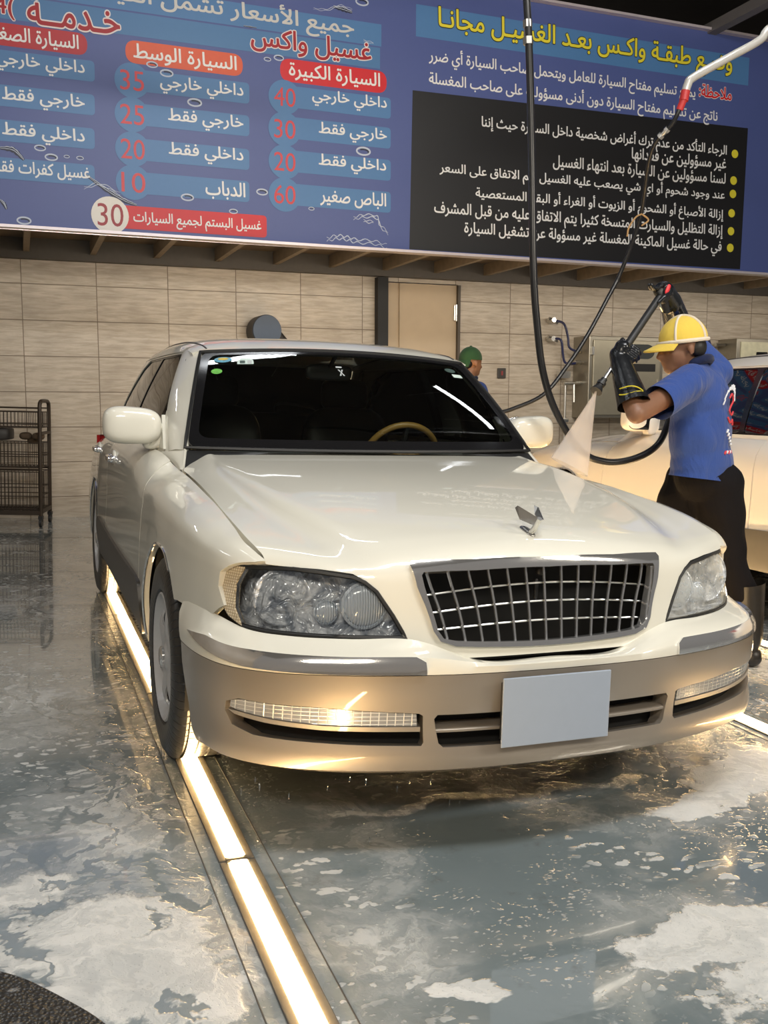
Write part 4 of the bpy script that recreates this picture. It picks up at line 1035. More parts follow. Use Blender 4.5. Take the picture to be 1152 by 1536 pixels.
    # headlights
    for s in (-1, 1):
        f = (lambda p: p) if s > 0 else mirror_u
        hl = trim('headlight', lensS, f([(u+(.012 if u > .9 else (-.012 if u < .5 else 0)), v+(.009 if v > .68 else -.009)) for u, v in LENS]), .03, M_['black'], root, (), .0, off=-.075)
        trim('lamp_reflector', lensS, f(LENS), .02, M_['lampback'], hl, (), -.055, off=-.060)
        cl = [(.905, .738), (.95, .737), (1.0, .727), (1.02, .705), (1.014, .672), (.985, .635), (.945, .605), (.888, .585), (.925, .63), (.933, .69)]
        trim('corner_lens', lensS, f(cl), .02, M_['corner'], hl, (), .02, off=.008)
        le = [p for p in LENS if p[0] <= .84]; le = LENS[:8]+[(.903, .738), (.931, .69), (.923, .63), (.886, .585), (.809, .579), (.619, .577)]
        trim('lamp_lens', lensS, f(le), .03, M_['lens'] if s < 0 else M_['hazy'], hl, (), .012, off=.004)
        gk = MB().tube([tuple(lensS(np.array(p))) for p in resample(f(LENS), .02, np.array([1, 1]))], .0065, 6, True); gk.build('lamp_gasket', M_['rubber'], hl)
        def bowl(c, r, d, m, nm, dome=False):
            R = Matrix.Translation(c) @ Vector((-s*.0+s*.12, -1, 0)).to_track_quat('Z', 'Y').to_matrix().to_4x4()
            b = MB()
            if dome: b.lathe([(r*1.12, -.02), (r*1.12, .004), (r, .008), (r*.97, .004)]+[(r*.97*math.cos(t), .004+d*math.sin(t)) for t in np.linspace(.1, PI/2, 7)][:-1]+[(0, .004+d)], 40, R)
            else: b.lathe([(r*1.06, .002), (r, .006)]+[(r*k, .002-d*(1-k*k)) for k in (.95, .8, .6, .4, .2)]+[(0, .002-d)], 40, R)
            b.build(nm, m, hl)
        bowl((s*.502, -.772, .652), .058, .018, M_['flute'], 'high_beam', True)
        bowl((s*.600, -.742, .632), .030, .012, M_['flute'], 'projector', True)
        bowl((s*.70, -.672, .664), .076, .045, M_['lampback'], 'low_beam')
    # underneath and inside
    mb = MB(); mb.box((0, 1.55, .33), (1.20, 4.6, .08)); mb.box((0, 1.55, .33), (1.78, 1.86, .06)); mb.box((0, -.25, .45), (1.1, .9, .2)); mb.box((0, 3.6, .55), (1.1, .8, .4)); mb.box((0, .62, .62), (1.45, .06, .60)); mb.box((0, -.62, .37), (1.3, .3, .14))
    mb.build('underbody', M_['dark'], root, False)
    mb = MB(); mb.box((0, .92, .90), (1.5, .56, .12), bev=.04); mb.box((0, 1.12, .80), (1.46, .3, .3), bev=.05); mb.box((.37, 1.03, .975), (.42, .26, .07), bev=.03)
    mb.build('dashboard', M_['trimgrey'], root)
    mb = MB().box((0, 1.9, .40), (1.5, 2.5, .05)).box((0, 3.0, .62), (1.5, .08, .5)); mb.build('cabin_floor', M_['dark'], root, False)
    for x in (-.37, .37):
        s_ = MB(); superell(s_, (x, 1.72, .60), (.25, .27, .09), .5, .5); superell(s_, (x, 2.0, .86), (.25, .075, .31), .5, .55, 28, Matrix.Rotation(-.22, 3, 'X'))
        o = s_.build('seat', M_['seat'], root)
        s_ = MB(); superell(s_, (x, 2.075, 1.235), (.135, .055, .09), .5, .6); s_.tube([(x-.05, 2.06, 1.1), (x-.05, 2.07, 1.2)], .007, 6).tube([(x+.05, 2.06, 1.1), (x+.05, 2.07, 1.2)], .007, 6); s_.build('headrest', M_['seat'], o)
    s_ = MB(); superell(s_, (0, 2.72, .60), (.70, .28, .09), .4, .4); superell(s_, (0, 2.98, .84), (.70, .08, .28), .45, .45, 28, Matrix.Rotation(-.25, 3, 'X'))
    o = s_.build('rear_seat', M_['seat'], root)
    for x in (-.36, .36): s_ = MB(); superell(s_, (x, 3.04, 1.14), (.15, .05, .07), .5, .6); s_.build('headrest', M_['seat'], o)
    if hero:
        c = Vector((.38, 1.22, .925)); R = Matrix.Rotation(math.radians(-62), 3, 'X')
        mb = MB(); mb.tube([tuple(c+R @ Vector((.19*math.cos(a), .19*math.sin(a), 0))) for a in np.linspace(0, 2*PI, 41)[:-1]], .015, 10, True); sw = mb.build('steering_wheel', M_['wood'], root)
        mb = MB(); superell(mb, tuple(c), (.07, .03, .06), .7, .7)
        for a in (0, PI, -PI/2): mb.tube([tuple(c), tuple(c+R @ Vector((.185*math.cos(a), .185*math.sin(a), 0)))], .014, 6)
        mb.build('wheel_hub', M_['black'], sw)
        mb = MB(); superell(mb, (-.03, 1.10, 1.325), (.11, .02, .036), .5, .4, 24); mb.tube([(-.03, 1.08, 1.35), (-.01, 1.055, 1.40)], .01, 8); mb.build('rearview_mirror', M_['black'], root)
        ST = dict(a=plain('sticker_blue_yellow', (.10, .30, .42), .4, 0, .9, 90), b=plain('sticker_white', (.55, .66, .62), .4), c=plain('sticker_green', (.12, .40, .06), .4, 0, .5, 60), d=plain('sticker_grey', (.42, .46, .46), .4), e=plain('sticker_dark', (.04, .07, .06), .4), f=plain('sticker_gold', (.55, .40, .06), .4))
        def sticker(a, b, w, h, m, shape='r', child=None):
            pts = {'r': round_poly([(-w, -h), (w, -h), (w, h), (-w, h)], .004, 3), 'o': [(w*math.cos(t), h*math.sin(t)) for t in np.linspace(0, 2*PI, 25)[:-1]],
                   'x': [(-w, -h), (-w*.35, -h), (0, -h*.15), (w*.35, -h), (w, -h), (w*.25, 0), (w, h), (w*.35, h), (0, h*.15), (-w*.35, h), (-w, h), (-w*.25, 0)],
                   'h': [(-w, -h), (w, -h), (w, h*.2), (w*.6, h), (-w*.6, h), (-w, h*.2)]}[shape]
            poly = [(a+x/.68, b+y/.56) for x, y in pts]
            return trim('windshield_sticker', wsS, poly, .02, ST[m], root if child is None else child, (), 0, (.68, .56), off=.002 if child is None else .003)
        s1 = sticker(-.85, .885, .040, .020, 'a', 'o'); sticker(-.85, .893, .024, .009, 'f', 'o', s1)
        s1 = sticker(-.70, .86, .037, .020, 'b', 'h'); sticker(-.72, .85, .012, .010, 'e', 'r', s1); sticker(-.672, .85, .010, .012, 'd', 'r', s1)
        sticker(-.885, .74, .024, .018, 'c', 'o')
        sticker(-.058, .735, .013, .020, 'd', 'x'); sticker(-.062, .80, .015, .005, 'd')
        sticker(.835, .86, .030, .016, 'e', 'o'); sticker(.86, .79, .026, .012, 'b')

car = empty('sedan', (0, 0, 0)); tag(car, 'wet pearl white sedan with grey lower bumper and chrome grille, nearest car facing the camera', 'car')
build_sedan(car, M_['pearl'], True)
# ---------------------------------------------------------------- the second car, parked nose to the wall
car2 = empty('sedan', (3.44+.03, 3.25, 0), (0, 0, PI)); car2.scale = (1.04, 1.05, 1.055)
tag(car2, 'white car beaded with water behind the worker at the right edge, nose to the wall', 'car')
build_sedan(car2, M_['white2'], False, .04)
# ---------------------------------------------------------------- people
SKIN = plain('brown_skin', (.20, .095, .052), .5, 0, .08, 20, sss=.05)
SKIN2 = plain('warm_brown_skin', (.30, .14, .07), .5, 0, .08, 20, sss=.05)
def cloth(name, col, folds=.5, sheen=.15):
    n = NT(name); c = n.co(); f = n.noise(n.scale(c, (1, 1, .5)), 9, 4, .55, .8); w = n.noise(c, 260, 2)
    n.set(base=n.mix(f, tuple(x*.86 for x in col), col), rough=.85, sheen=sheen, spec=.12); n.bump(n.math('MULTIPLY_ADD', w, .05, f), folds, .03); return n.m
BLUE = cloth('blue_polo_cotton', (.036, .075, .27), .8); NAVY = cloth('navy_collar_cotton', (.012, .018, .055)); TROUS = cloth('black_work_trousers', (.008, .007, .008), .5, 0.)
BOOT = plain('black_rubber_boot', (.018, .015, .012), .35, 0, .2, 25, .3); GLOVE = plain('black_rubber_glove', (.010, .011, .013), .22, 0, .2, 40, .3)
YEL = cloth('yellow_cap_cotton', (.72, .52, .09), .2); CREAM = cloth('cream_cap_trim', (.70, .62, .50), .2); GREEN = cloth('green_cap_cotton', (.045, .11, .045), .3); HAIR = plain('black_hair', (.008, .007, .006), .5, 0, .3, 90, .4)
def V3(*a): return Vector(a)
def head_shapes(c, R, s=1.):
    """skull, jaw, nose, lips, ears; local x = forward, z = up"""
    def p(*q): return tuple(Vector(c)+R @ Vector(q)*s)
    E = lambda q, r: ('e', p(*q), tuple(x*s for x in r), R)
    return [E((-.012, 0, .035), (.098, .076, .088)), E((.025, 0, -.025), (.068, .062, .085)), E((.045, 0, -.085), (.042, .040, .030)), E((.062, 0, .012), (.032, .055, .022)),
            ('c', p(.085, 0, .005), p(.108, 0, -.032), .009*s, .014*s), E((.090, .012, -.037), (.012, .010, .008)), E((.090, -.012, -.037), (.012, .010, .008)),
            E((.078, 0, -.058), (.020, .024, .007)), E((.076, 0, -.070), (.019, .021, .008)), E((.050, .036, -.025), (.03, .022, .024)), E((.050, -.036, -.025), (.03, .022, .024)),
            E((-.008, .078, -.012), (.018, .008, .030)), E((-.008, -.078, -.012), (.018, .008, .030))]
def eyes(c, R, root, s=1.):
    for sy in (-1, 1):
        mb = MB(); ell_mesh(mb, tuple(Vector(c)+R @ Vector((.080, sy*.031, .004))*s), (.011*s, .012*s, .008*s), R); o = mb.build('eye', plain('eye_white', (.6, .57, .52), .2) if 'eye_white' not in bpy.data.materials else bpy.data.materials['eye_white'], root)
        mb = MB(); ell_mesh(mb, tuple(Vector(c)+R @ Vector((.089, sy*.031, .004))*s), (.003*s, .0055*s, .0055*s), R); mb.build('iris', HAIR, o)
def cap_shell(c, R, rx, ry, rz, lo, name, mat, root, back=False):
    mb = MB(); M = Matrix.Translation(c) @ R.to_4x4() @ Matrix.Diagonal((rx, ry, rz, 1))
    pr = [(math.cos(t), math.sin(t)) for t in np.linspace(lo, PI/2, 12)]; pr[-1] = (0, 1)
    mb.lathe(pr+[(0, .96)]+[(math.cos(t)*.95, math.sin(t)*.95) for t in np.linspace(PI/2, lo, 12)][1:], 36, M, True)
    return mb.build(name, mat, root)
def fingers(base, fwd, side, nrm, curl, L=(.075, .085, .08, .062), r=.0095, w=.021):
    """four fingers leaving the knuckles and curling towards -nrm"""
    S = []
    for i in range(4):
        p = Vector(base)+Vector(side)*((i-1.5)*w); d = Vector(fwd).normalized(); ax = Vector(side).normalized(); a = 0
        for k, f in enumerate((.45, .32, .23)):
            q = p+d*L[i]*f; S.append(('c', tuple(p), tuple(q), r*(1-.08*k), r*(.94-.08*k))); p = q
            d = Matrix.Rotation(curl, 3, ax) @ d
    return S

worker = empty('person', (1.66, .46, 0)); wk = worker
tag(worker, 'person in blue polo, black trousers, rubber boots and yellow cap, spraying with a pressure lance', 'person')
def loc(o): o.location = -Vector(worker.location); return o
# facing: image left and away
Rf = Matrix.Rotation(math.atan2(.85, -.53), 3, 'Z'); fw = Rf @ V3(1, 0, 0); sd_ = V3(.85, .53, 0)   # sd_: from his left shoulder to his right
HC = V3(1.425, .47, 1.475); Rh = Matrix.Rotation(math.atan2(.22, -.97), 3, 'Z') @ Matrix.Rotation(math.radians(8), 3, 'Y')
SHL, ELL, HL = V3(1.425, .385, 1.325), V3(1.065, .27, 1.175), V3(1.060, .42, 1.425)
SHR, ELR, HR = V3(1.70, .56, 1.375), V3(1.655, .76, 1.545), V3(1.345, .51, 1.705)
body = head_shapes(HC, Rh, 1.02)+[
    ('c', (1.545, .485, 1.34), (1.45, .475, 1.42), .062, .055), ('e', (1.60, .48, .93), (.095, .13, .11), Rf), ('e', (1.56, .48, 1.12), (.115, .155, .18), Rf), ('e', (1.545, .485, 1.27), (.115, .165, .13), Rf),
    ('c', tuple(SHL), tuple(ELL), .056, .043), ('c', tuple(ELL), tuple(HL-V3(0, 0, .06)), .044, .030), ('c', tuple(SHR), tuple(ELR), .056, .042), ('c', tuple(ELR), tuple(HR+V3(.06, .03, -.03)), .042, .030),
    ('c', (1.545, .47, 1.30), tuple(SHL), .075, .06), ('c', (1.56, .50, 1.31), tuple(SHR), .075, .06),
    ('c', (1.63, .44, .86), (1.72, .42, .50), .075, .055), ('c', (1.72, .42, .50), (1.852, .402, .10), .055, .036), ('c', (1.58, .56, .86), (1.50, .66, .48), .075, .055), ('c', (1.50, .66, .48), (1.50, .66, .10), .060, .042),
    ('c', (1.85, .405, .07), (1.83, .52, .05), .04, .035), ('c', (1.50, .66, .07), (1.40, .72, .05), .04, .035)]
loc(fuse('body', body, SKIN, wk, .009, 5)); 
for o in [x for x in wk.children]: pass
n0 = len(wk.children)
eyes(HC, Rh, wk, 1.02)
# polo shirt
sh = [('e', (1.565, .48, 1.10), (.135, .180, .25), Rf), ('e', (1.545, .485, 1.25), (.135, .188, .15), Rf), ('e', (1.585, .48, .95), (.137, .185, .16), Rf), ('e', (1.575, .48, .86), (.14, .188, .12), Rf),
      ('c', (1.54, .46, 1.31), tuple(SHL), .085, .078), ('c', (1.56, .51, 1.325), tuple(SHR), .085, .078), ('c', tuple(SHL), (1.16, .295, 1.205), .080, .078), ('c', tuple(SHR), (1.668, .70, 1.49), .078, .074), ('c', (1.545, .485, 1.33), (1.50, .48, 1.385), .085, .066)]
shd = V3(1.225, .305, 1.235)
def wrink(co):
    a = np.sin(co[:, 2]*34+co[:, 0]*18+2.2*np.sin(co[:, 1]*15))*.006+np.sin(co[:, 0]*46+co[:, 2]*22)*.003
    co = co.copy(); co[:, 0] += a*.4; co[:, 1] += a*.6; return co
loc(fuse('polo_shirt', sh, BLUE, wk, .011, 5, [((1.58, .48, .885), V3(-.10, .0, -1)), ((1.205, .30, 1.22), (ELL-SHL).normalized())], wrink))
cl = MB(); cl.tube([tuple(V3(1.505, .48, 1.375)+Rf @ V3(.068*math.cos(a), .072*math.sin(a), -.035*math.cos(a)+.02)) for a in np.linspace(0, 2*PI, 33)[:-1]], .021, 10, True); loc(cl.build('collar', NAVY, wk))
def legnoise(co):
    co = co.copy(); a = np.sin(co[:, 2]*40+co[:, 0]*20)*.005; co[:, 0] += a; return co
loc(fuse('trousers', [('e', (1.60, .48, .90), (.132, .178, .13), Rf), ('e', (1.665, .455, .83), (.115, .12, .14), Rf), ('c', (1.645, .43, .86), (1.72, .42, .50), .115, .084), ('c', (1.72, .42, .50), (1.84, .405, .28), .084, .072),
      ('c', (1.58, .56, .86), (1.50, .66, .48), .112, .084), ('c', (1.50, .66, .48), (1.50, .66, .28), .084, .070)], TROUS, wk, .012, 5, [((1.6, .48, .985), V3(0, 0, 1))], legnoise))
def boot(top, ank, toe, heel):
    t, a = V3(*top), V3(*ank)
    sh = [('c', top, ank, .094, .066), ('c', ank, (a.x, a.y, .055), .054, .05), ('c', (a.x, a.y, .055), toe, .055, .048), ('e', heel, (.05, .05, .048))]
    o = loc(fuse('rubber_boot', sh, BOOT, wk, .008, 4, [(top, (t-a).normalized()), ((0, 0, .004), V3(0, 0, -1))]))
    return o
boot((1.815, .408, .40), (1.852, .40, .14), (1.79, .53, .048), (1.865, .385, .048)); boot((1.50, .66, .415), (1.50, .66, .14), (1.38, .72, .048), (1.52, .65, .048))
# gloves
gl = (HL-ELL).normalized()
LA, LB = V3(1.324, .50, 1.705), V3(.964, .39, 1.30)
ld = (LB-LA).normalized(); 
def lance_at(t): return LA+(LB-LA)*t
kn = lance_at(.66)
pn = (V3(-.4, -.85, .1)); pn = (pn-ld*pn.dot(ld)).normalized(); al = ld.cross(pn).normalized()
shp = [('c', tuple(ELL+gl*.035), tuple(HL-gl*.05), .072, .046), ('c', tuple(HL-gl*.07), tuple(HL+gl*.0), .046, .038), ('e', tuple(kn+pn*.026+al*.012), (.030, .040, .036)), ('c', tuple(HL-gl*.02), tuple(kn+pn*.03+al*.018), .036, .030)]
shp += fingers(kn+pn*.034-al*.020, (-al).normalized(), ld, pn, -1.0)
shp += [('c', tuple(kn+pn*.03+al*.03-ld*.03), tuple(kn+al*.012-pn*.012-ld*.036), .012, .011), ('c', tuple(kn+al*.012-pn*.012-ld*.036), tuple(kn-al*.020-pn*.015-ld*.03), .011, .009)]
loc(fuse('rubber_glove', shp, GLOVE, wk, .0045, 3, [(tuple(ELL+gl*.045), -gl)]))
mk = MB(); c0 = ELL+gl*.10
vw = V3(-.55, -.83, 0).normalized(); tq = V3(.83, -.55, 0).normalized()
for k in range(2): mk.tube([tuple(c0+vw*math.sqrt(max(0, .071**2-t*t))+tq*t+V3(0, 0, .02*math.sin(t*30+k)+.012*k-t*.25)) for t in np.linspace(-.045, .05, 9)], .0028, 5)
loc(mk.build('glove_print', plain('yellow_print', (.6, .5, .03), .4), wk))
gr_ = (HR-ELR).normalized(); GP = V3(1.335, .505, 1.70)
shp = [('c', tuple(ELR+gr_*.10), tuple(HR+V3(.06, .03, -.02)), .066, .048), ('c', tuple(HR+V3(.07, .035, -.03)), tuple(HR+V3(.0, .0, .02)), .048, .042), ('e', tuple(HR+V3(-.005, 0, .022)), (.045, .035, .036))]
shp += fingers(HR+V3(-.022, -.004, .040), V3(-.75, -.1, -.5), V3(.36, .93, 0).normalized(), V3(0, 0, 1), .75)
shp += [('c', tuple(HR+V3(.01, -.035, .01)), tuple(HR+V3(-.03, -.045, -.015)), .012, .011), ('c', tuple(HR+V3(-.03, -.045, -.015)), tuple(HR+V3(-.055, -.04, -.04)), .011, .009)]
loc(fuse('rubber_glove', shp, GLOVE, wk, .0045, 3, [(tuple(ELR+gr_*.11), -gr_)]))
mb = MB(); superell(mb, tuple(HR+V3(-.012, -.042, .02)), (.010, .004, .024), .7, .7, 16, Matrix.Rotation(.4, 3, 'Y')); loc(mb.build('glove_patch', plain('red_patch', (.6, .02, .03), .4), wk))
# cap and hair
cc = HC+Rh @ V3(-.012, 0, .036)
loc(cap_shell(cc, Rh, .110, .089, .104, -.12, 'cap', YEL, wk))
cp = wk.children[-1] if False else [o for o in wk.children if o.name.startswith('cap')][-1]
def stitch(o): o.parent = cp; o.location = (0, 0, 0); return o
mb = MB(); mb.tube([tuple(cc+Rh @ V3(.111*math.cos(a)*.995, .090*math.sin(a)*.995, -.010)) for a in np.linspace(0, 2*PI, 41)[:-1]], .009, 8, True); stitch(mb.build('cap_band', CREAM, None))
mb = MB(); mb.tube([tuple(cc+Rh @ V3(.111*math.cos(t)*math.cos(.9), .111*math.cos(t)*math.sin(.9)*.81, .105*math.sin(t))) for t in np.linspace(-.05, PI+.05, 25)], .006, 6); mb.tube([tuple(cc+Rh @ V3(.111*math.cos(t)*math.cos(-.9), .111*math.cos(t)*math.sin(-.9)*.81, .105*math.sin(t))) for t in np.linspace(-.05, PI+.05, 25)], .006, 6); stitch(mb.build('cap_piping', CREAM, None))
V = []; F = []; n = 15
for i in range(n):
    a = -1.05+2.1*i/(n-1)
    for r, dz in ((1.0, 0), (1.78-.25*abs(a)**2*.6, -.028)):
        for th in (0, -.006): V.append(cc+Rh @ V3(.106*math.cos(a)*r, .089*math.sin(a)*(1+.05*(r-1)), -.006+dz+th-.012*math.sin(a)**2*(r-1)))
for i in range(n-1):
    b, d = 4*i, 4*i+4; F += [(b, d, d+2, b+2), (b+1, b+3, d+3, d+1), (b+2, d+2, d+3, b+3), (b, b+1, d+1, d)]
F += [(0, 2, 3, 1), (4*n-4, 4*n-3, 4*n-1, 4*n-2)]
stitch(MB().add(V, F).build('cap_brim', YEL, None))
hs = [('e', tuple(HC+Rh @ V3(-.065, 0, -.005)), (.046, .072, .055), Rh), ('e', tuple(HC+Rh @ V3(-.05, -.05, -.005)), (.04, .03, .04), Rh), ('e', tuple(HC+Rh @ V3(-.05, .05, -.005)), (.04, .03, .04), Rh)]
loc(fuse('hair', hs, HAIR, wk, .008, 3))
# back print: arched white lettering over a red emblem, on the curve of his back
def onback(t, z):   # t along the shoulder axis
    f = math.sqrt(max(.02, 1-((t)/.186)**2)); return V3(1.56, .482, z)-fw*(.139*f)+sd_*t
def stroke(pts, r, m, nm):
    b = MB(); b.tube([tuple(onback(t, z)) for t, z in smooth_path(pts, 4)], r, 6); return loc(b.build(nm, m, wk))
WH = plain('white_print', (.70, .70, .72), .6); RD = plain('red_print', (.60, .05, .06), .6)
for k in range(10):
    a = 2.9-k*.27; t, z = .005+.075*math.cos(a), 1.215+.09*math.sin(a); stroke([(t-.007, z-.012), (t, z), (t+.006, z+.011)], .0032, WH, 'shirt_print')
stroke([(-.025, 1.255), (0, 1.275), (.025, 1.245), (.0, 1.225), (-.02, 1.20), (.01, 1.18), (.035, 1.195)], .004, RD, 'shirt_print')
stroke([(-.03, 1.17), (0, 1.145), (.03, 1.16), (.04, 1.135)], .004, RD, 'shirt_print')
for k in range(5): stroke([(-.03+.013*k, 1.10-.014*k), (-.02+.013*k, 1.115-.016*k)], .005, WH, 'shirt_print')
for k in range(5): stroke([(-.04+.02*k, 1.005+.004*(k % 2)), (-.028+.02*k, 1.018)], .005, WH if k % 2 else RD, 'shirt_print')

# second person, behind the car
p2 = empty('person', (2.27, 4.4, 0)); tag(p2, 'person in a green backward cap and blue shirt standing by the tiled wall behind', 'person')
HC2 = V3(2.285, 4.4, 1.565); R2 = Matrix.Rotation(.25, 3, 'Z'); O2 = Vector((-2.27, -4.4, 0))
def lo2(o): o.location = O2; return o
body = head_shapes(HC2, R2)+[('c', (2.25, 4.4, 1.36), (2.27, 4.4, 1.48), .06, .055), ('e', (2.25, 4.4, 1.2), (.12, .19, .2), R2), ('e', (2.25, 4.4, .98), (.12, .17, .2), R2), ('c', (2.27, 4.22, 1.32), (2.34, 4.18, 1.05), .055, .042), ('c', (2.34, 4.18, 1.05), (2.44, 4.24, .86), .042, .03), ('c', (2.24, 4.58, 1.32), (2.30, 4.62, 1.05), .055, .042), ('c', (2.30, 4.62, 1.05), (2.42, 4.58, .86), .042, .03),
        ('e', (2.46, 4.25, .83), (.05, .022, .03)), ('e', (2.44, 4.58, .83), (.05, .022, .03)), ('c', (2.25, 4.30, .9), (2.25, 4.30, .5), .09, .06), ('c', (2.25, 4.30, .5), (2.24, 4.30, .1), .058, .042), ('c', (2.25, 4.50, .9), (2.25, 4.50, .5), .09, .06), ('c', (2.25, 4.50, .5), (2.24, 4.50, .1), .058, .042)]
for b, s in (((2.49, 4.25, .822), -1), ((2.47, 4.58, .822), 1)): body += fingers(b, (1, .1*s, -.5), (0, .75, .1), (0, 0, 1), .4)+[('c', (b[0]-.03, b[1]-.02*s, b[2]), (b[0]+.02, b[1]-.045*s, b[2]-.015), .011, .009)]
lo2(fuse('body', body, SKIN2, p2, .009, 5)); eyes(HC2, R2, p2)
lo2(fuse('shirt', [('e', (2.25, 4.4, 1.2), (.14, .205, .22), R2), ('e', (2.25, 4.4, 1.0), (.14, .19, .2), R2), ('c', (2.25, 4.35, 1.34), (2.27, 4.21, 1.33), .08, .076), ('c', (2.25, 4.45, 1.34), (2.24, 4.59, 1.33), .08, .076), ('c', (2.27, 4.21, 1.33), (2.335, 4.17, 1.08), .076, .072), ('c', (2.24, 4.59, 1.33), (2.295, 4.63, 1.08), .076, .072)], BLUE, p2, .012, 5, [((2.25, 4.4, .86), V3(0, 0, -1)), ((2.335, 4.17, 1.1), V3(.2, -.1, -1).normalized()), ((2.295, 4.63, 1.1), V3(.2, .1, -1).normalized())] if False else [((2.25, 4.4, .86), V3(0, 0, -1))]))
mb = MB(); mb.tube([(2.26+.066*math.cos(a), 4.4+.068*math.sin(a), 1.425+.012*math.cos(a)) for a in np.linspace(0, 2*PI, 29)[:-1]], .02, 8, True); lo2(mb.build('collar', NAVY, p2))
lo2(fuse('trousers', [('e', (2.25, 4.4, .9), (.135, .19, .13)), ('c', (2.25, 4.30, .88), (2.25, 4.30, .12), .105, .07), ('c', (2.25, 4.50, .88), (2.25, 4.50, .12), .105, .07)], TROUS, p2, .014, 4))
for y in (4.30, 4.50): lo2(fuse('shoe', [('c', (2.24, y, .06), (2.36, y, .045), .05, .042), ('c', (2.24, y, .06), (2.24, y, .12), .05, .048)], BOOT, p2, .01, 3, [((0, 0, .006), V3(0, 0, -1))]))
c2 = HC2+R2 @ V3(-.012, 0, .034)
lo2(cap_shell(c2, R2, .108, .088, .104, -.1, 'cap', GREEN, p2)); cp2 = [o for o in p2.children if o.name.startswith('cap')][-1]
V = []; F = []
for i in range(n):
    a = PI-1.0+2.0*i/(n-1)
    for r, dz in ((1.0, 0), (1.5, -.06)):
        for th in (0, -.006): V.append(c2+R2 @ V3(.104*math.cos(a)*r, .087*math.sin(a)*(1+.05*(r-1)), -.008+dz+th))
for i in range(n-1):
    b, d = 4*i, 4*i+4; F += [(b, d, d+2, b+2), (b+1, b+3, d+3, d+1), (b+2, d+2, d+3, b+3), (b, b+1, d+1, d)]
F += [(0, 2, 3, 1), (4*n-4, 4*n-3, 4*n-1, 4*n-2)]
o = MB().add(V, F).build('cap_brim', GREEN, None); o.parent = cp2
mb = MB(); ell_mesh(mb, tuple(c2+V3(0, 0, .105)), (.012, .012, .007)); o = mb.build('cap_button', GREEN, None); o.parent = cp2
lo2(fuse('hair', [('e', tuple(HC2+R2 @ V3(-.06, 0, -.012)), (.045, .07, .045), R2)], HAIR, p2, .009, 3))
# ---------------------------------------------------------------- pressure lance, hoses, boom, spray
HOSE = plain('black_hose_rubber', (.012, .012, .013), .3, 0, .2, 30)
gun = empty('spray_lance', tuple(LA)); tag(gun, 'black pressure washer lance with silver tip held in both gloved hands', 'pressure washer lance')
def lg(o): o.location = -Vector(LA); return o
mb = MB(); mb.tube([tuple(lance_at(t)) for t in (-.02, .62)], .017, 14); lg(mb.build('grip_tube', M_['black'], gun))
mb = MB(); mb.tube([tuple(lance_at(t)) for t in (.60, .985)], .0085, 12); lg(mb.build('steel_tube', M_['steel'], gun))
mb = MB(); mb.tube([tuple(lance_at(t)) for t in (.955, .985, .99, 1.02)], [.014, .014, .020, .020], 14); lg(mb.build('nozzle_collar', M_['black'], gun))
mb = MB(); mb.tube([tuple(lance_at(t)) for t in (1.02, 1.03, 1.085)], [.016, .016, .027], 16); lg(mb.build('nozzle_cup', M_['black'], gun))
mb = MB(); mb.tube([tuple(LA+V3(.0, 0, .01)), tuple(LA+V3(.03, .01, -.035)), tuple(LA+V3(.045, .015, -.075))], [.021, .018, .016], 12); mb.box(tuple(LA+V3(.005, 0, .0)), (.075, .04, .05), Matrix.Rotation(.8, 3, 'Y'), .01); lg(mb.build('trigger_gun', M_['black'], gun))
mb = MB(); mb.tube([tuple(LA+V3(-.01, 0, -.02)), tuple(LA+V3(.0, .0, -.055)), tuple(LA+V3(.02, .01, -.07))], .005, 8); lg(mb.build('trigger', M_['steel'], gun))
# spray fan: hollow cone of fine mist leaving the nozzle
tip = lance_at(1.085)
def fan(name, a, b, c, th, m, label=None):
    A, B, C = Vector(a), Vector(b), Vector(c); nrm = (B-A).cross(C-A).normalized(); V = []; F = []; nn = 12; k = 10
    for i in range(k+1):
        f = i/k
        for j in range(nn):
            t = 2*PI*j/nn; mid = A+((B+C)/2-A)*f; half = (C-B)/2*f
            V.append(mid+half*math.cos(t)*(1 if f else .05)+nrm*th*(.12+.88*f)*math.sin(t))
    for i in range(k):
        for j in range(nn): F.append((i*nn+j, i*nn+(j+1) % nn, (i+1)*nn+(j+1) % nn, (i+1)*nn+j))
    return MB().add(V, F).build(name, m)
MIST = translucent('fine_water_mist', (.95, .88, .84), .36)
sp = fan('water_spray', tuple(tip), (.735, .38, .985), (.93, .42, .90), .05, MIST)
tag(sp, 'pale fan of pressurised water spraying from the lance onto the right front fender', 'water spray', None, 'stuff')

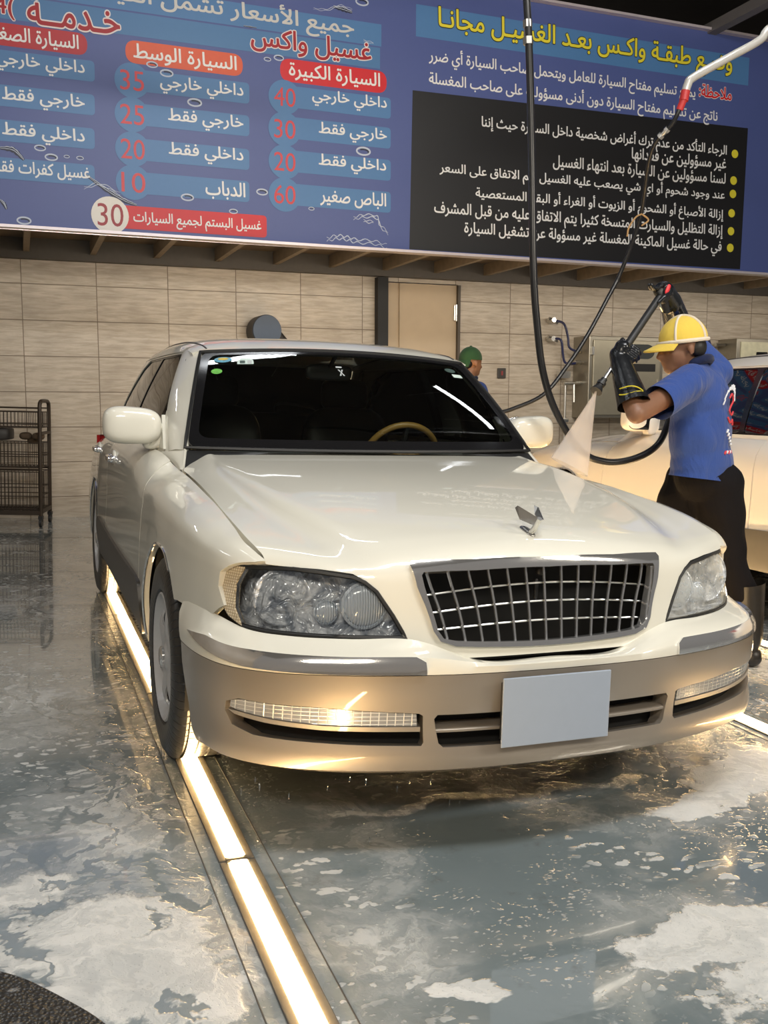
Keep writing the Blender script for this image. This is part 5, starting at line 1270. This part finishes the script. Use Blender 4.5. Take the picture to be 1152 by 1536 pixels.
boom = MB().tube(smooth_path([(3.60, 1.9, 3.95), (3.162, 2.0, 3.646), (3.065, 2.0, 3.542), (2.816, 2.0, 3.393), (2.575, 2.0, 3.248), (2.535, 2.0, 3.20), (2.516, 2.0, 3.13)], 5), .026, 12).build('hose_boom', plain('galvanised_boom', (.62, .60, .56), .3, .35))
bm_ = boom; tag(boom, 'bent silver pipe boom reaching in from the top right, carrying a black hose', 'hose boom')
mb = MB().tube([(2.522, 2.0, 3.16), (2.512, 2.0, 3.10)], .028, 12).tube([(2.512, 2.0, 3.11), (2.500, 2.02, 3.05)], .022, 12); o = mb.build('red_tape', plain('red_tape', (.45, .03, .03), .5, 0, .4, 25), bm_)
MB().tube([(3.60, 1.9, 3.92), (3.60, 1.9, 5.45)], .035, 10).build('boom_post', M_['steel'], bm_)
hp = smooth_path([(2.51, 2.0, 3.12), (2.48, 2.05, 2.98), (2.44, 2.2, 2.84), (2.56, 2.45, 2.50), (2.52, 2.58, 2.15), (2.424, 2.6, 1.94), (2.279, 2.6, 1.685), (2.133, 2.6, 1.477), (1.962, 2.6, 1.283), (1.713, 2.6, 1.174), (1.49, 2.6, 1.10), (1.30, 2.6, .8), (1.2, 2.6, .3), (1.25, 2.7, .02)], 8)
hp = [tuple(p) for p in hp]
hB = MB().tube(hp, .014, 10).build('pressure_hose', HOSE); tag(hB, 'thin black hose hanging from the silver boom and sweeping down behind the car', 'hose', 'pressure hoses')
def fitting(a, b, par):
    a, b = Vector(a), Vector(b); q = lambda t: tuple(a+(b-a)*t)
    mb = MB().tube([q(0), q(.3)], .021, 6).tube([q(.25), q(.75)], .017, 12).tube([q(.7), q(1)], .023, 6); return mb.build('hose_coupling', M_['steel'], par)
i_ = 10; fitting(hp[i_], hp[i_+3], hB)
pA = [(.50, .9, 5.4), (.66, .8, 3.6), (.725, .75, 2.942), (.775, .75, 2.391), (.813, .75, 1.819), (.846, .75, 1.555), (.888, .75, 1.347), (.967, .75, 1.167), (1.102, .75, .999), (1.233, .75, .946), (1.363, .73, .953), (1.493, .72, 1.011), (1.60, .78, 1.10), (1.70, .86, 1.28), (1.70, .90, 1.45), (1.65, .87, 1.58), (1.53, .72, 1.66), (1.43, .57, 1.68), (1.372, .517, 1.64)]
hA = MB().tube(smooth_path(pA, 8), .0165, 10).build('pressure_hose', HOSE); tag(hA, 'thick black hose dropping from the roof past the sign and looping up to the worker', 'hose', 'pressure hoses')
fitting((.733, .75, 2.86), (.741, .75, 2.76), hA)
tw = MB().tube(smooth_path([(2.56, 2.44, 2.50), (2.50, 2.42, 2.47), (2.45, 2.42, 2.40), (2.44, 2.42, 2.34)], 5), .006, 6).tube(smooth_path([(2.56, 2.44, 2.50), (2.60, 2.42, 2.46), (2.55, 2.42, 2.42)], 5), .006, 6).build('tie_cord', plain('tan_cord', (.40, .24, .10), .7), hB)

# ---------------------------------------------------------------- things on the back wall
def onwall(o, u, w, y=6.8): o.location = tilted(u, y, w); o.rotation_euler = (0, -TILT, 0); return o
STEEL = plain('brushed_cabinet_steel', (.36, .335, .28), .34, .9, .10, 25)
STEELD = plain('cabinet_door_steel', (.40, .37, .29), .38, .75, .08, 18)
cb = onwall(empty('control_cabinet'), 5.30, 1.45); tag(cb, 'large steel control cabinet with an oval window on the tiled wall', 'cabinet')
MB().box((.02, -.17, 0), (1.02, .34, .94), None, .008).build('housing', STEEL, cb, False)
d = MB().box((.02, -.348, -.005), (.92, .018, .86), None, .006); d = d.build('door', STEELD, cb, False)
wn = [(.28*math.copysign(1, math.cos(a))*.62+.11*math.cos(a)+.11, -.360, .30+.085*math.sin(a)) for a in np.linspace(0, 2*PI, 33)[:-1]]
V = wn+[(x, y+.01, z) for x, y, z in wn]; k = len(wn)
MB().add(V, [tuple(range(k))]+[(i, (i+1) % k, k+(i+1) % k, k+i) for i in range(k)]).build('window', plain('smoked_window', (.05, .055, .055), .15), d, False)
lb = MB().box((.10, -.359, .115), (.62, .004, .088)).build('label_plate', plain('label_black', (.012, .012, .012), .4), d, False)
for k, c in enumerate([(.65, .42, .03), (.65, .42, .03), (.65, .42, .03), (.5, .25, .2), (.55, .12, .06)]): MB().box((-.175+.026*k+(0 if k < 3 else .012), -.3625, .115), (.016, .003, .070)).build('label_stripe', plain('label_ink', c, .5), lb, False)
V, Fc = text_mesh('ST', .02, 6); lo, hi = V.min(0), V.max(0)
MB().add([(-.02+(x-lo[0])/(hi[0]-lo[0])*.115, -.3635-z, .090+(y-lo[1])/(hi[1]-lo[1])*.050) for x, y, z in V], Fc).build('lettering', plain('label_white', (.7, .7, .7), .5), lb, False)
[MB().box((-.452, -.352, z), (.03, .03, .09)).build('hinge', M_['steel'], d, False) for z in (-.30, .30)]; MB().box((.46, -.362, -.08), (.025, .03, .12)).build('latch', M_['steel'], d, False)
def pipe(pts, r, m, nm, label, cat, grp=None):
    o = MB().tube(smooth_path(pts, 6), r, 8).build(nm, m); tag(o, label, cat, grp); return o
BH = plain('blue_hose', (.02, .025, .08), .35)
T = lambda u, w, y: tilted(u, y, w)
def hoselet(pts, label):
    o = pipe([T(*p) for p in pts], .014, BH, 'supply_hose', label, 'hose', 'supply hoses on the wall')
    a = pts[0]; f = MB().tube([T(a[0], a[1], 6.79), T(a[0], a[1], 6.66)], .032, 8).tube([T(a[0]-.05, a[1]+.02, 6.70), T(a[0]+.07, a[1]-.03, 6.70)], .018, 8).build('valve', M_['steel'], o)
    b = pts[-1]; MB().tube([T(b[0]-.06, b[1], b[2]), T(b[0]+.06, b[1], b[2])], .026, 8).build('coupling', M_['steel'], o)
hoselet([(4.46, 2.10, 6.70), (4.56, 2.06, 6.62), (4.62, 1.92, 6.62), (4.64, 1.80, 6.62), (4.72, 1.755, 6.63), (4.80, 1.75, 6.64)], 'dark blue supply hose from the upper wall valve to the steel cabinet')
hoselet([(4.46, 1.89, 6.70), (4.53, 1.87, 6.62), (4.56, 1.72, 6.62), (4.59, 1.62, 6.62), (4.68, 1.605, 6.63), (4.80, 1.62, 6.64)], 'dark blue supply hose from the lower wall valve to the steel cabinet')
o = pipe([T(6.35, 1.98, 6.70), T(6.50, 2.02, 6.62), T(6.62, 1.90, 6.62), (T(6.66, 1.72, 6.62)), T(6.66, 1.4, 6.62)], .015, BH, 'supply_hose', 'dark blue supply hose running down the wall behind the worker\'s cap', 'hose', 'supply hoses on the wall')
MB().tube([T(6.35, 1.98, 6.79), T(6.35, 1.98, 6.64)], .032, 8).build('valve', M_['steel'], o)
tp = onwall(empty('water_tap'), 4.70, 1.28); tag(tp, 'steel water taps and pipes on the left side of the steel cabinet', 'tap')
mb = MB().tube([(0, 0, .10), (0, -.16, .10)], .022, 8).tube([(-.1, -.16, .10), (.16, -.16, .10)], .018, 8).tube([(.03, -.16, .10), (.03, -.17, -.12)], .015, 8).tube([(-.06, -.12, .10), (-.06, -.12, -.75)], .016, 8).box((-.07, -.10, .20), (.14, .08, .08)); mb.build('pipework', M_['steel'], tp)
MB().box((.10, -.16, .115), (.10, .02, .02)).box((-.06, -.12, -.33), (.09, .05, .05), None, .01).build('tap_handle', M_['steel'], tp)
c2_ = onwall(empty('control_box'), 7.25, 1.72); tag(c2_, 'smaller steel box with a black screen on the wall at the right edge', 'cabinet')
MB().box((0, -.17, 0), (.70, .34, .44), None, .006).build('housing', STEEL, c2_, False)
dd = MB().box((.0, -.345, -.0), (.58, .012, .36)).build('front_panel', plain('worn_panel_paint', (.52, .50, .36), .5, 0, .3, 14), c2_, False)
MB().box((.03, -.356, -.06), (.17, .012, .24), None, .01).build('screen', M_['gloss'], dd, False)
MB().box((.03, -.365, -.09), (.07, .003, .016)).box((.03, -.365, -.125), (.07, .003, .016)).build('screen_mark', plain('amber_mark', (.6, .35, .03), .5), dd, False)
mb = MB(); [mb.tube([(-.36, -.14, z), (-.50, -.14, z)], .02, 8).tube([(-.44, -.14, z), (-.44, -.02, z)], .02, 8) for z in (.15, -.05)]; mb.build('pipe_fitting', M_['steel'], c2_)
sk = onwall(empty('wall_switch'), 3.86, 1.49); tag(sk, 'small dark wall switch on the tiles near the person in the green cap', 'switch')
MB().box((0, -.012, 0), (.105, .024, .115), None, .006).build('plate', plain('switch_plate', (.05, .045, .04), .4), sk, False)
MB().box((0, -.027, 0), (.022, .01, .05), None, .003).build('rocker', plain('red_rocker', (.25, .04, .04), .4), sk, False)
rl = onwall(empty('hose_reel'), 1.09, 1.88); tag(rl, 'blue and black drum shaped hose reel on the wall above the car roof', 'hose reel')
def disc(d0, d1, r, sx=1.): return [(sx*r*math.cos(a), d, r*math.sin(a)) for d in (d0, d1) for a in np.linspace(0, 2*PI, 41)[:-1]]
def drum(name, y0, y1, r0, r1, m, dx=0, dx1=0):
    V = [(r0*math.cos(a)+dx, y0, r0*1.05*math.sin(a)) for a in np.linspace(0, 2*PI, 41)[:-1]]+[(r1*math.cos(a)+dx1, y1, r1*1.05*math.sin(a)) for a in np.linspace(0, 2*PI, 41)[:-1]]
    return MB().add(V, [tuple(range(40)), tuple(range(79, 39, -1))]+[(i, (i+1) % 40, 40+(i+1) % 40, 40+i) for i in range(40)]).build(name, m, rl)
drum('drum_face', -.30, -.28, .145, .150, plain('blue_plastic', (.022, .045, .09), .4, 0, .1), -.04, -.04)
drum('drum_body', -.28, -.02, .152, .155, plain('black_drum', (.016, .014, .014), .5), -.04, -.04)
MB().tube([(.09, -.12, -.02), (.20, -.12, -.12), (.20, -.12, -.2)], [.06, .045, .03], 10).build('hose_guide', M_['black'], rl)

# ---------------------------------------------------------------- wire cart at left
WIRE = plain('dark_brown_wire', (.035, .024, .016), .5, .3, .2)
CROT = -.235; ct = empty('wire_cart', (-1.16, 6.25, 0), (0, 0, CROT)); tag(ct, 'dark wire basket cart on castors against the tiled wall at the left edge', 'cart')
def lc(o): o.location = (1.16, -6.25, 0); return o
x0, x1, y0, y1 = -2.02, -1.14, 6.06, 6.44
mb = MB()
for x in (x0, x1):
    mb.tube(smooth_path([(x, y0, .10), (x, y0, .6), (x, y0, 1.06), (x, y0+.03, 1.125), (x, y0+.09, 1.14), (x, y1-.09, 1.14), (x, y1-.03, 1.125), (x, y1, 1.06), (x, y1, .6), (x, y1, .10)], 5), .018, 8)
    mb.box((x, (y0+y1)/2, .145), (.03, y1-y0, .04)); mb.box((x, (y0+y1)/2, .85), (.03, y1-y0, .025))
mb.box(((x0+x1)/2, y0, .13), (x1-x0, .03, .04)); mb.box(((x0+x1)/2, y1, .13), (x1-x0, .03, .04))
mb.tube([(x0, y0, .52), (x1, y0, .52)], .010, 6).tube([(x0, y1, .52), (x1, y1, .52)], .010, 6)
mb.tube([(x0, y0, 1.075), (x1, y0, 1.075)], .006, 6).tube([(x0, y1, 1.075), (x1, y1, 1.075)], .006, 6)
lc(mb.build('frame', WIRE, ct))
def basket(za, zb, rails):
    mb = MB()
    for y in (y0+.01, y1-.01):
        for k in range(27): x = x0+.02+(x1-x0-.04)*k/26; mb.tube([(x, y, za), (x, y, zb)], .003, 5)
        for z in rails: mb.tube([(x0, y, z), (x1, y, z)], .0045, 5)
    for x in (x0+.01, x1-.01):
        for k in range(9): y = y0+.02+(y1-y0-.04)*k/8; mb.tube([(x, y, za), (x, y, zb)], .003, 5)
        for z in rails: mb.tube([(x, y0, z), (x, y1, z)], .0045, 5)
    for k in range(27): x = x0+.02+(x1-x0-.04)*k/26; mb.tube([(x, y0, za), (x, y1, za)], .003, 5)
    lc(mb.build('wire_basket', WIRE, ct))
basket(.15, .50, (.16, .28, .36, .50)); basket(.54, .76, (.54, .64, .66, .76)); basket(.90, 1.04, (.90, .93, 1.04))
for i, (x, y) in enumerate([(x0, y0), (x1, y0), (x0, y1), (x1, y1)]):
    mb = MB(); mb.box((x, y, .088), (.04, .05, .03)); mb.tube([(x, y, .085), (x+.01, y, .05)], .012, 6); mb.tube([(x-.012, y, .042), (x+.012, y, .042)], .042, 16); lc(mb.build('castor', M_['black'], ct))
tr = MB(); superell(tr, (-1.75, 6.24, .848), (.33, .12, .058), .25, .35, 28); o = tr.build('tray', plain('dark_grey_tray', (.022, .020, .020), .5, 0, .2)); tag(o, 'dark plastic tray lying between the baskets of the wire cart', 'tray')
CM = Matrix.Translation((-1.16, 6.25, 0)) @ Matrix.Rotation(CROT, 4, 'Z') @ Matrix.Translation((1.16, -6.25, 0)); o.data.transform(Matrix.Translation((0, 0, -.012))); o.data.transform(CM)
RAG = plain('brown_rag', (.075, .05, .03), .9, 0, .5, 25)
tr = MB(); [superell(tr, (-1.30+.06*k, 6.22+.05*math.sin(k*2), .80+.02*math.cos(k*3)), (.055, .06, .035), .8, .8, 14) for k in range(3)]; o = tr.build('rag', RAG); o.data.transform(CM); tag(o, 'crumpled brown cleaning rag at the right end of the wire cart\'s middle shelf', 'rag')
# drips falling from the bumper
mb = MB()
for k in range(46):
    s = RNG.uniform(-.85, .75); p = bumpS(np.array([s, -.229])); z = RNG.uniform(.015, .21)*1.0; L = RNG.uniform(.006, .028)
    ell_mesh(mb, (p[0]+RNG.uniform(-.01, .01), p[1]+RNG.uniform(.0, .05), z), (.0016, .0016, L/2), None, 6)
o = mb.build('water_drips', M_['lens']); tag(o, 'water drops falling from the lower edge of the front bumper', 'water drops', None, 'stuff')
